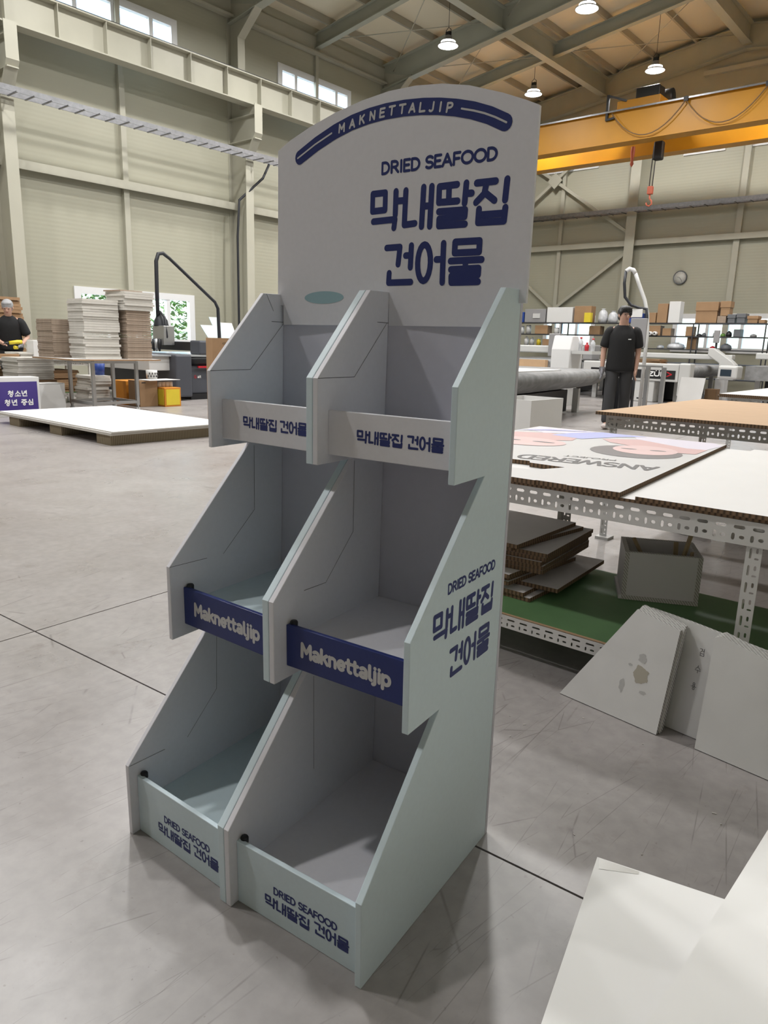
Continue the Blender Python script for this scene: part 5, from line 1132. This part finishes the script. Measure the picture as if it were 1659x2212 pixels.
# suction arm
e = empty('dust_extractor', (-4.8, 13, 0), 'white suction arm with black hose rising behind the worker', 'hose')
MB().tube([(-4.80, 12.97, 0.0), (-4.80, 12.97, 1.45), (-4.86, 13.02, 1.80), (-4.95, 13.05, 2.05), (-5.10, 13.02, 2.38), (-5.17, 13.0, 2.55)], 0.035, 10).build('arm', 'machine_light', e)
MB().tube([(-5.17, 13.0, 2.55), (-5.21, 12.98, 2.61), (-5.27, 12.94, 2.63), (-5.32, 12.9, 2.58)], 0.04, 10).build('elbow', 'pvc_white', e)
MB().tube([(-5.32, 12.9, 2.58), (-5.31, 12.86, 2.36), (-5.27, 12.86, 2.10), (-5.15, 12.9, 1.95), (-5.0, 12.95, 1.90), (-4.86, 12.97, 1.88), (-4.83, 12.95, 1.70), (-4.86, 12.93, 1.55)], 0.028, 10).build('hose', 'rubber_black', e)
e = empty('tool_tray', (-5.05, 13.0, 1.62), 'blue and white instrument mounted on the suction arm', 'instrument')
B(-5.20, -4.90, 12.95, 13.10, 1.62, 1.80, 'case', 'blue_plastic', e, 0.02); B(-5.18, -4.92, 12.93, 12.95, 1.72, 1.88, 'cover', 'board_white', e, 0.02)

# --- black shelving with goods
def rack(x0, x1, label, levels=(1.18, 1.535, 1.89)):
    e = empty('steel_rack', ((x0+x1)/2, 20.2, 0), label, 'shelving')
    for z in (0.4, 0.8) + levels: B(x0, x1, 19.98, 20.45, z-0.03, z, 'shelf', 'dark_steel', e)
    n = max(2, int((x1-x0)/1.8)+1)
    for i in range(n):
        x = x0+(x1-x0)*i/(n-1)
        for y in (19.98, 20.43): B(x-0.015, x+0.015, y-0.015, y+0.015, 0, levels[-1] if i not in (0,) else levels[-1], 'upright', 'dark_steel', e)
rack(-12.2, -8.3, 'black steel shelving behind the display stand on the back wall')
rack(-8.1, -4.42, 'black steel shelving with cartons right of the worker')
def carton(x0, x1, z0, z1, m, label, d=0.3, lid=False, y=20.02, lidm=None):
    e = empty('carton', ((x0+x1)/2, y+d/2, z0), label, 'box')
    B(x0, x1, y, y+d, z0+0.001, z1, 'body', m, e, 0.006)
    if lid: B(x0-0.015, x1+0.015, y-0.015, y+d+0.015, z1-(z1-z0)*0.42, z1+0.006, 'lid', lidm or m, e, 0.006)
    else: B(x0+0.01, x1-0.01, y+d*0.48, y+d*0.52, z1, z1+0.002, 'tape', 'tape_clear', e)
Z3, Z2, Z1 = 1.89, 1.535, 1.18
carton(-11.82, -11.63, Z3, 2.21, 'blue_plastic', 'blue carton at the left end of the top shelf')
carton(-11.60, -10.86, Z3, 2.30, 'grey_light', 'large grey case with a handle on the top shelf')
B(-11.3, -11.05, 20.0, 20.02, 2.02, 2.16, 'handle', 'machine_light', bpy.data.objects['carton.001'])
carton(-10.81, -9.94, Z3, 2.345, 'board_white', 'big white carton on the top shelf')
carton(-9.88, -9.33, Z3, 2.375, 'carton', 'square brown carton beside the big white one')
carton(-9.47, -9.26, Z3, 2.17, 'yellow_box', 'small yellow carton in front of the square brown one', 0.14, y=19.86)
def sack(x, w, z, h, m, label, y=20.2):
    e = empty('plastic_sack', (x, y, z), label, 'bag'); r = w/2
    MB().lathe([(0.0, 0.0), (r*0.9, 0.0), (r, h*0.3), (r*0.85, h*0.7), (r*0.5, h*0.88), (r*0.25, h*0.92)], (x, y, z+0.001), 12).build('body', m, e); MB().lathe([(r*0.25, h*0.92), (r*0.45, h), (0.0, h)], (x, y, z+0.001), 10).build('tied_top', m, e)
sack(-9.02, 0.30, Z3, 0.41, 'bag_white', 'tall pale plastic sack on the top shelf'); sack(-8.70, 0.30, Z3, 0.34, 'bag_white', 'lower pale plastic sack nearest the worker head')
carton(-7.99, -7.74, Z3, 2.16, 'grey_plastic', 'dark grey case right behind the worker head')
carton(-7.56, -7.35, Z3, 2.17, 'carton', 'low brown carton left of the tall cartons')
carton(-7.32, -7.04, Z3, 2.415, 'carton', 'tall narrow brown carton on the top shelf')
carton(-7.0, -6.69, Z3, 2.47, 'board_white', 'tall white appliance carton on the top shelf')
carton(-6.25, -5.69, Z3, 2.44, 'carton', 'large lidded brown carton on the top shelf', 0.35, True)
carton(-5.67, -5.45, Z3, 2.07, 'brown_sheet', 'small tan basket under the open carton')
carton(-5.61, -5.38, 2.076, 2.45, 'carton', 'open topped brown carton perched on the tan basket', 0.3, True)
carton(-5.40, -5.22, Z3, 2.11, 'grey_plastic', 'first dark plastic crate on the top shelf', 0.3, True); carton(-5.17, -4.97, Z3, 2.13, 'grey_plastic', 'second dark plastic crate on the top shelf', 0.3, True)
carton(-4.90, -4.66, Z3, 2.07, 'carton', 'low lidded brown box near the right end of the top shelf', 0.3, True); carton(-4.62, -4.48, Z3, 1.98, 'carton', 'flat small box at the right end of the top shelf')
# second level
carton(-7.52, -7.18, Z2, 1.81, 'carton', 'open carton holding two white rolls')
for x in (-7.42, -7.28): tag(MB().lathe([(0.025, -0.08), (0.055, -0.08), (0.055, 0.06), (0.025, 0.06)], (x, 19.93, Z2+0.057), 14, 0, 'Y').build('paper_roll', 'board_white'), 'white roll lying before the open carton', 'roll', 'rolls on the second shelf')
carton(-7.12, -6.88, Z2, 1.74, 'carton', 'small closed carton right of the two rolls'); carton(-6.47, -6.28, Z2, 1.795, 'carton', 'upright brown carton alone on the second shelf')
carton(-5.21, -5.04, Z2, 1.73, 'grey_plastic', 'grey tapered crate on the second shelf')
for x, m, w_, h, lb in ((-6.15, 'dark_steel', 0.16, 0.07, 'flat dark tool on the second shelf'), (-6.02, 'grey_plastic', 0.12, 0.10, 'dark hand tool on the second shelf'), (-5.72, 'bag_white', 0.14, 0.13, 'white bundle on the second shelf'), (-5.52, 'leaf', 0.14, 0.09, 'green coil on the second shelf'), (-5.37, 'black_plastic', 0.16, 0.15, 'black coil on the second shelf'), (-4.75, 'grey_light', 0.18, 0.08, 'grey fitting near the right end of the second shelf')):
    sack(x, w_, Z2, h, m, lb)
for x, h, m, lb in ((-11.75, 0.24, 'board_white', 'white can at the left of the second shelf'), (-11.5, 0.27, 'machine_light', 'pale canister on the second shelf'), (-10.5, 0.2, 'board_white', 'white jar on the second shelf')):
    e = empty('canister', (x, 20.15, Z2), lb, 'can'); MB().lathe([(0.0, 0.0), (0.08, 0.0), (0.08, h*0.9), (0.0, h*0.9)], (x, 20.15, Z2+0.001), 14).build('body', m, e); MB().lathe([(0.07, h*0.9), (0.07, h), (0.0, h)], (x, 20.15, Z2+0.001), 14).build('lid', 'grey_light', e)
carton(-11.2, -10.75, Z2, 1.80, 'carton', 'brown carton at the left of the second shelf'); carton(-9.35, -9.0, Z2, 1.79, 'kraft_dark', 'dark brown carton on the second shelf by the machine tower')
for x, h, m, lb in ((-11.55, 0.27, 'board_white', 'white bottle on the low shelf'), (-11.35, 0.25, 'machine_light', 'pale bottle on the low shelf'), (-11.1, 0.24, 'yellow_box', 'yellow labelled bottle on the low shelf')):
    e = empty('canister', (x, 20.15, Z1), lb, 'can'); MB().lathe([(0.0, 0.0), (0.07, 0.0), (0.07, h*0.7), (0.03, h*0.85), (0.0, h*0.85)], (x, 20.15, Z1+0.001), 14).build('body', m, e); MB().lathe([(0.03, h*0.85), (0.03, h), (0.0, h)], (x, 20.15, Z1+0.001), 10).build('cap', 'board_white', e)
carton(-10.9, -10.5, Z1, 1.38, 'carton', 'low brown carton on the low shelf'); carton(-10.45, -10.25, Z1, 1.40, 'poster_skin', 'pink carton on the low shelf')
e = empty('paper_carrier', (-6.28, 20.15, Z1), 'brown paper carrier bag on the low shelf', 'bag')
B(-6.41, -6.16, 20.05, 20.25, Z1+0.001, 1.50, 'body', 'kraft_dark', e); MB().tube([(-6.36, 20.05, 1.50), (-6.33, 20.05, 1.56), (-6.24, 20.05, 1.56), (-6.21, 20.05, 1.50)], 0.006, 6).build('handle', 'kraft_dark', e)
sack(-6.75, 0.5, Z1, 0.17, 'bag_white', 'long white bundle on the low shelf'); sack(-7.2, 0.2, Z1, 0.10, 'bag_white', 'white packet on the low shelf'); sack(-5.4, 0.3, Z1, 0.17, 'grey_plastic', 'dark tool case on the low shelf'); sack(-5.75, 0.16, Z1, 0.10, 'red_paint', 'red tool on the low shelf')
# --- wall clock
e = empty('wall_clock', (-7.34, YB-0.03, 3.07), 'round wall clock with dark rim on the back wall', 'clock')
MB().lathe([(0.0, 0.0), (0.172, 0.0), (0.172, 0.02), (0.0, 0.02)], (-7.34, YB-0.055, 3.25), 30, 0, 'Y').build('dial', 'clock_face', e)
MB().lathe([(0.165, 0.03), (0.185, -0.02), (0.20, 0.0), (0.20, 0.05), (0.165, 0.05)], (-7.34, YB-0.055, 3.25), 30, 0, 'Y').build('rim', 'grey_plastic', e)
MB().bar((-7.34, YB-0.06, 3.25), (-7.43, YB-0.06, 3.275), 0.012, 0.004).build('hour_hand', 'lettering_black', e)
MB().bar((-7.34, YB-0.063, 3.25), (-7.27, YB-0.063, 3.14), 0.009, 0.004).build('minute_hand', 'lettering_black', e)
for i in range(12):
    a = i*PI/6; MB().bar((-7.34+0.14*math.sin(a), YB-0.058, 3.25+0.14*math.cos(a)), (-7.34+0.158*math.sin(a), YB-0.058, 3.25+0.158*math.cos(a)), 0.008, 0.003).build('hour_mark', 'lettering_black', e)

# ================================================================ PEOPLE
def skin_mesh(name, verts, edges, mats, parent, origin, sub=2, root=0):
    """continuous limb surface grown over a joint graph; verts: (x,y,z,radius or (rx,ry))"""
    me = bpy.data.meshes.new(name); bm = bmesh.new(); lay = bm.verts.layers.skin.verify(); vs = []
    for i, v in enumerate(verts):
        q = bm.verts.new(v[:3]); r = v[3]; q[lay].radius = r if isinstance(r, tuple) else (r, r); q[lay].use_root = (i == root); vs.append(q)
    for a, b in edges: bm.edges.new((vs[a], vs[b]))
    bm.to_mesh(me); bm.free()
    ob = bpy.data.objects.new(name, me); COL.objects.link(ob)
    sk = ob.modifiers.new('skin', 'SKIN'); sk.use_smooth_shade = True
    ss = ob.modifiers.new('sub', 'SUBSURF'); ss.levels = sub; ss.render_levels = sub
    dg = bpy.context.evaluated_depsgraph_get(); res = bpy.data.meshes.new_from_object(ob.evaluated_get(dg)); res.name = name
    bpy.data.objects.remove(ob)
    res.materials.clear()
    for m in mats: res.materials.append(MATS[m])
    for p in res.polygons: p.use_smooth = True
    o = bpy.data.objects.new(name, res); COL.objects.link(o)
    o.parent = parent; WLOC[o] = WLOC[parent] if parent else Vector((0, 0, 0)); return o
def person(label, base, heading, J, hair, face_turn=0.0, glove=None, grey=False, glasses=True, tilt=0.0, lower=True):
    """J: joint positions in the person's own frame: x to their left, y forward, z up"""
    J = {k: (-p[0], p[1], p[2]) for k, p in J.items()}
    e = empty('person', base, label, 'person'); e.rotation_euler = (0, 0, heading)
    V, E = [], []
    def v(p, r): V.append((*p, r)); return len(V)-1
    def chain(ps, start=None):
        k = start
        for p, r in ps:
            i = v(p, r)
            if k is not None: E.append((k, i))
            k = i
        return k
    pel = v(J['pelvis'], (0.125, 0.09)); wa = chain([(J['waist'], (0.135, 0.10)), (J['chest'], (0.15, 0.10)), (J['collar'], (0.075, 0.06))], pel)
    nk = chain([(J['neck'], 0.055), (J['jaw'], (0.062, 0.07)), (J['head'], (0.079, 0.094)), (J['crown'], (0.066, 0.078))], wa)
    for s in ('r', 'l'):
        sh = chain([(J['sho_'+s], 0.048), (J['elb_'+s], 0.044), (J['wri_'+s], 0.030), (J['palm_'+s], (0.040, 0.020))], wa)
        d = (Vector(J['palm_'+s])-Vector(J['wri_'+s])).normalized(); side = Vector((0, 1, 0))
        fin = [(-0.030, 0.060), (-0.010, 0.072), (0.012, 0.070), (0.032, 0.055)]
        for o_, ln in fin:
            a = Vector(J['palm_'+s])+side*o_+d*0.035; b = a+d*ln*0.55+Vector((0.010 if s == 'r' else -0.010, 0, 0)); c = b+d*ln*0.45+Vector((0.016 if s == 'r' else -0.016, 0, 0))
            chain([(a, 0.011), (b, 0.0095), (c, 0.008)], sh)
        t = Vector(J['wri_'+s])+d*0.03+side*0.03; chain([(t+side*0.012, 0.012), (t+side*0.03+d*0.035, 0.011), (t+side*0.03+d*0.065, 0.009)], sh)
        if lower:
            chain([(J['hip_'+s], 0.075), (J['knee_'+s], 0.058), (J['ank_'+s], 0.042), (J['toe_'+s], (0.042, 0.03))], pel)
    bd = skin_mesh('body', V, E, ['skin'], e, base)
    # clothing as lofted shells around the body
    V2, E2 = [], []
    def v2(p, r): V2.append((*p, r)); return len(V2)-1
    def ch2(ps, k=None):
        for p, r in ps:
            i = v2(p, r)
            if k is not None: E2.append((k, i))
            k = i
        return k
    L = lambda a, b, t: tuple(Vector(a).lerp(Vector(b), t))
    def loft(mb, rings, n=18, cap=True, wob=0.0):
        k = len(mb.v)
        for (c, rx, ry) in rings:
            for j in range(n):
                a = 2*PI*j/n; w_ = 1+wob*math.sin(3*a+c[2]*31)*math.sin(c[2]*23+a)
                mb.v.append((c[0]+rx*w_*math.cos(a), c[1]+ry*w_*math.sin(a), c[2]))
        for i in range(len(rings)-1):
            for j in range(n):
                mb.f.append([k+i*n+j, k+i*n+(j+1) % n, k+(i+1)*n+(j+1) % n, k+(i+1)*n+j]); mb.m.append(0); mb.sm.append(True)
        if cap:
            for e0 in (0, (len(rings)-1)*n): mb.f.append([k+e0+j for j in range(n)]); mb.m.append(0); mb.sm.append(False)
    def cloth(mb, name, m):
        o = mb.build(name, m, None, 0, (0, 0, 0)); o.parent = e
        ss = o.modifiers.new('sub', 'SUBSURF'); ss.levels = 1; ss.render_levels = 1; return o
    pv, wst, cst, col_ = Vector(J['pelvis']), Vector(J['waist']), Vector(J['chest']), Vector(J['collar'])
    mb = MB(); dz = Vector((0, 0, 1))
    loft(mb, [(pv-dz*0.095, 0.190, 0.138), (pv-dz*0.09, 0.196, 0.142), (pv, 0.192, 0.142), (wst, 0.186, 0.145), (wst.lerp(cst, 0.5), 0.188, 0.142), (cst, 0.200, 0.138), (cst.lerp(col_, 0.5), 0.205, 0.122), (cst.lerp(col_, 0.85), 0.180, 0.102), (col_+dz*0.020, 0.128, 0.092), (col_+dz*0.048, 0.082, 0.078), (col_+dz*0.060, 0.070, 0.072), (col_+dz*0.061, 0.060, 0.062)], 20, True, 0.025)
    for s in ('r', 'l'):
        a_, b_ = Vector(J['sho_'+s]), Vector(J['elb_'+s]); sx = -1 if a_.x < 0 else 1
        mb.tube([a_+Vector((-0.06*sx, 0, 0.0)), a_+Vector((0.0, 0, -0.005)), a_.lerp(b_, 0.3), a_.lerp(b_, 0.65), a_.lerp(b_, 0.90)], [0.075, 0.080, 0.078, 0.078, 0.082], 14)
    cloth(mb, 't_shirt', 'cloth_black')
    if lower:
        mb = MB()
        loft(mb, [(pv+dz*0.10, 0.160, 0.112), (pv+dz*0.02, 0.172, 0.122), (pv-dz*0.06, 0.178, 0.125), (pv-dz*0.12, 0.165, 0.115)], 18)
        for s in ('r', 'l'):
            h_, k_, n_ = Vector(J['hip_'+s]), Vector(J['knee_'+s]), Vector(J['ank_'+s])
            mb.tube([h_+dz*0.03, h_-dz*0.05, h_.lerp(k_, 0.5), k_, k_.lerp(n_, 0.4), k_.lerp(n_, 0.8), k_.lerp(n_, 1.02)], [0.088, 0.095, 0.090, 0.080, 0.078, 0.076, 0.080], 14)
        cloth(mb, 'trousers', 'trouser_grey')
        for s in ('r', 'l'):
            V2.clear(); E2.clear(); a = Vector(J['ank_'+s]); t = Vector(J['toe_'+s]); h = a+(a-t).normalized()*0.04; h.z = t.z
            ch2([(tuple(h), (0.05, 0.045)), (tuple(h.lerp(t, 0.5)), (0.054, 0.046)), (tuple(t), (0.052, 0.036)), (tuple(t+(t-h).normalized()*0.05), (0.04, 0.026))]); skin_mesh('shoe', V2, E2, ['shoe'], e, base, 2, 1)
    # head details in a head frame
    hc = Vector(J['head']); R = Matrix.Rotation(face_turn, 3, 'Z') @ Matrix.Rotation(tilt, 3, 'X')
    def hp(x, y, z): return tuple(hc + R @ Vector((x, y, z)))
    def blob(name, c, r, m, n=8, sc=(1, 1, 1)):
        mb = MB(); pr = [(r*math.sin(PI*i/n), -r*math.cos(PI*i/n)) for i in range(n+1)]
        mb.lathe(pr, (0, 0, 0), 12); mb.v = [tuple(hc + R @ Vector((c[0]+p[0]*sc[0], c[1]+p[1]*sc[1], c[2]+p[2]*sc[2]))) for p in mb.v]
        me = mb.build(name, m, None, 0, (0, 0, 0)); me.parent = e; return me
    for sx in (-1, 1):
        blob('eye', (sx*0.030, 0.088, -0.004), 0.010, 'eye_dark', 6, (1.3, 0.5, 0.6)); blob('ear', (sx*0.080, 0.0, -0.012), 0.03, 'skin_face', 6, (0.35, 0.7, 1.1))
        blob('eyebrow', (sx*0.031, 0.091, 0.020), 0.016, 'hair_grey' if grey else 'hair_black', 6, (1.2, 0.35, 0.25))
    blob('nose', (0, 0.100, -0.028), 0.016, 'skin_face', 6, (0.9, 1.0, 1.4)); blob('mouth', (0, 0.086, -0.066), 0.022, 'lip', 6, (1.0, 0.35, 0.28))
    # hair: rounded cap set back on the skull, with a fringe
    mb = MB()
    def ellip(c, rx, ry, rz, n=9, m_=16):
        k = len(mb.v)
        for i in range(n+1):
            for j in range(m_):
                th, ph = PI*i/n, 2*PI*j/m_; mb.v.append(hp(c[0]+rx*math.sin(th)*math.cos(ph), c[1]+ry*math.sin(th)*math.sin(ph), c[2]+rz*math.cos(th)))
        for i in range(n):
            for j in range(m_): mb.f.append([k+i*m_+j, k+i*m_+(j+1) % m_, k+(i+1)*m_+(j+1) % m_, k+(i+1)*m_+j]); mb.m.append(0); mb.sm.append(True)
    ellip((0, -0.022, 0.030), 0.090, 0.098, 0.092)
    ellip((0, -0.050, -0.035), 0.076, 0.055, 0.060)
    if not grey:
        ellip((0, 0.045, 0.070), 0.078, 0.050, 0.042)
        for sx in (-0.058, -0.030, 0.0, 0.030, 0.056): ellip((sx, 0.068-abs(sx)*0.35, 0.046), 0.022, 0.022, 0.030, 6, 10)
        for sx in (-1, 1): ellip((sx*0.072, 0.012, 0.020), 0.020, 0.040, 0.042, 6, 10)
    else:
        ellip((0, 0.030, 0.075), 0.074, 0.050, 0.034)
    o_ = mb.build('hair', hair, None, 0, (0, 0, 0)); o_.parent = e
    if glasses:
        mb = MB()
        for sx in (-1, 1):
            mb.tube([hp(sx*0.031+0.024*math.cos(t*PI/6), 0.103, -0.004+0.019*math.sin(t*PI/6)) for t in range(13)], 0.0022, 5); mb.tube([hp(sx*0.055, 0.10, 0.002), hp(sx*0.082, 0.01, 0.0)], 0.002, 5)
        mb.tube([hp(-0.008, 0.104, 0), hp(0.008, 0.104, 0)], 0.002, 5)
        g = mb.build('glasses', 'dark_steel', None, 0, (0, 0, 0)); g.parent = e
    if glove:
        for s in glove:
            V2.clear(); E2.clear(); w_, p_ = Vector(J['wri_'+s]), Vector(J['palm_'+s]); d = (p_-w_).normalized(); side = Vector((0, 1, 0))
            pm = ch2([(tuple(w_), 0.040), (tuple(p_), (0.050, 0.030))])
            for o_, ln in ((-0.030, 0.060), (-0.010, 0.072), (0.012, 0.070), (0.032, 0.055)):
                a = p_+side*o_+d*0.035; sg = 0.010 if s == 'r' else -0.010
                b = a+d*ln*0.55+Vector((sg, 0, 0)); c = b+d*ln*0.5+Vector((sg*1.6, 0, 0)); ch2([(tuple(a), 0.015), (tuple(b), 0.0135), (tuple(c), 0.011)], pm)
            t = w_+d*0.03+side*0.03; ch2([(tuple(t+side*0.012), 0.016), (tuple(t+side*0.03+d*0.035), 0.015), (tuple(t+side*0.03+d*0.065), 0.012)], 0)
            skin_mesh('glove', V2, E2, ['glove_grey'], e, base, 2, 0)
    return e
def head_chain(z, y=0.0, lean=0.0): return dict(neck=(0, y+0.01, z), jaw=(0, y+0.035+lean, z+0.07), head=(0, y+0.03+lean*1.6, z+0.145), crown=(0, y+0.015+lean*2, z+0.215))
# worker standing by the conveyor: walking towards the viewer, head turned to his left
J = dict(pelvis=(0, 0, 0.90), waist=(0, 0.0, 1.06), chest=(0, 0.0, 1.26), collar=(0, -0.01, 1.385),
         sho_r=(-0.175, -0.005, 1.36), elb_r=(-0.235, -0.02, 1.09), wri_r=(-0.235, 0.04, 0.85), palm_r=(-0.232, 0.05, 0.785),
         sho_l=(0.175, -0.005, 1.36), elb_l=(0.225, -0.05, 1.09), wri_l=(0.215, 0.0, 0.85), palm_l=(0.212, 0.01, 0.785),
         hip_r=(-0.09, 0.0, 0.86), knee_r=(-0.10, 0.08, 0.47), ank_r=(-0.11, 0.10, 0.075), toe_r=(-0.13, 0.22, 0.045),
         hip_l=(0.09, 0.0, 0.86), knee_l=(0.105, -0.03, 0.47), ank_l=(0.10, -0.25, 0.12), toe_l=(0.12, -0.15, 0.05), **head_chain(1.43))
hd_ang = math.atan2(CAM.y-8.746, CAM.x+3.546) - PI/2
w1 = person('worker in black t-shirt and dark trousers standing by the felt conveyor', (-3.50, 8.76, 0), hd_ang, J, 'hair_black', 0.42, ['r'])
mb = MB().box(-0.115, -0.075, 0.128, 0.131, 1.235, 1.247); g = mb.build('chest_mark', 'white_print', None, 0, (0, 0, 0)); g.parent = w1
# worker at the left table, bent over his hands
J = dict(pelvis=(0, 0, 0.90), waist=(0, 0.02, 1.04), chest=(0, 0.05, 1.20), collar=(0, 0.07, 1.31),
         sho_r=(-0.175, 0.07, 1.28), elb_r=(-0.25, 0.06, 1.02), wri_r=(-0.13, 0.26, 0.93), palm_r=(-0.09, 0.31, 0.91),
         sho_l=(0.175, 0.07, 1.28), elb_l=(0.27, 0.05, 1.02), wri_l=(0.17, 0.26, 0.91), palm_l=(0.14, 0.32, 0.89),
         hip_r=(-0.09, 0.0, 0.86), knee_r=(-0.10, 0.03, 0.47), ank_r=(-0.10, 0.0, 0.075), toe_r=(-0.11, 0.12, 0.045),
         hip_l=(0.09, 0.0, 0.86), knee_l=(0.10, 0.03, 0.47), ank_l=(0.10, 0.0, 0.075), toe_l=(0.11, 0.12, 0.045), **head_chain(1.355, 0.085, 0.02))
bx_, by_ = -12.1, 4.10
hd2 = math.atan2(CAM.y-by_, CAM.x-bx_) - PI/2
person('grey haired worker in black t-shirt bending over the left table', (bx_, by_, 0), hd2, J, 'hair_grey', -0.15, ['l'], True, False, -0.35)
c, s = math.cos(hd2), math.sin(hd2)
def pw(x, y, z): return (bx_+x*c-y*s, by_+x*s+y*c, z)
e = empty('cordless_drill', pw(-0.02, 0.36, 0.86), 'yellow and black cordless tool in the hands of the grey haired worker', 'tool')
MB().tube([pw(-0.17, 0.34, 0.95), pw(-0.10, 0.36, 0.945), pw(0.02, 0.37, 0.93)], [0.03, 0.034, 0.028], 12).build('body', 'yellow_box', e)
MB().tube([pw(0.02, 0.37, 0.93), pw(0.07, 0.37, 0.925), pw(0.10, 0.37, 0.92)], [0.024, 0.018, 0.008], 12).build('chuck', 'black_plastic', e)
MB().tube([pw(-0.08, 0.36, 0.93), pw(-0.085, 0.35, 0.86)], [0.02, 0.022], 10).build('grip', 'black_plastic', e)
MB().tube([pw(-0.10, 0.34, 0.86), pw(-0.05, 0.37, 0.86)], [0.03, 0.03], 10).build('battery', 'yellow_box', e)
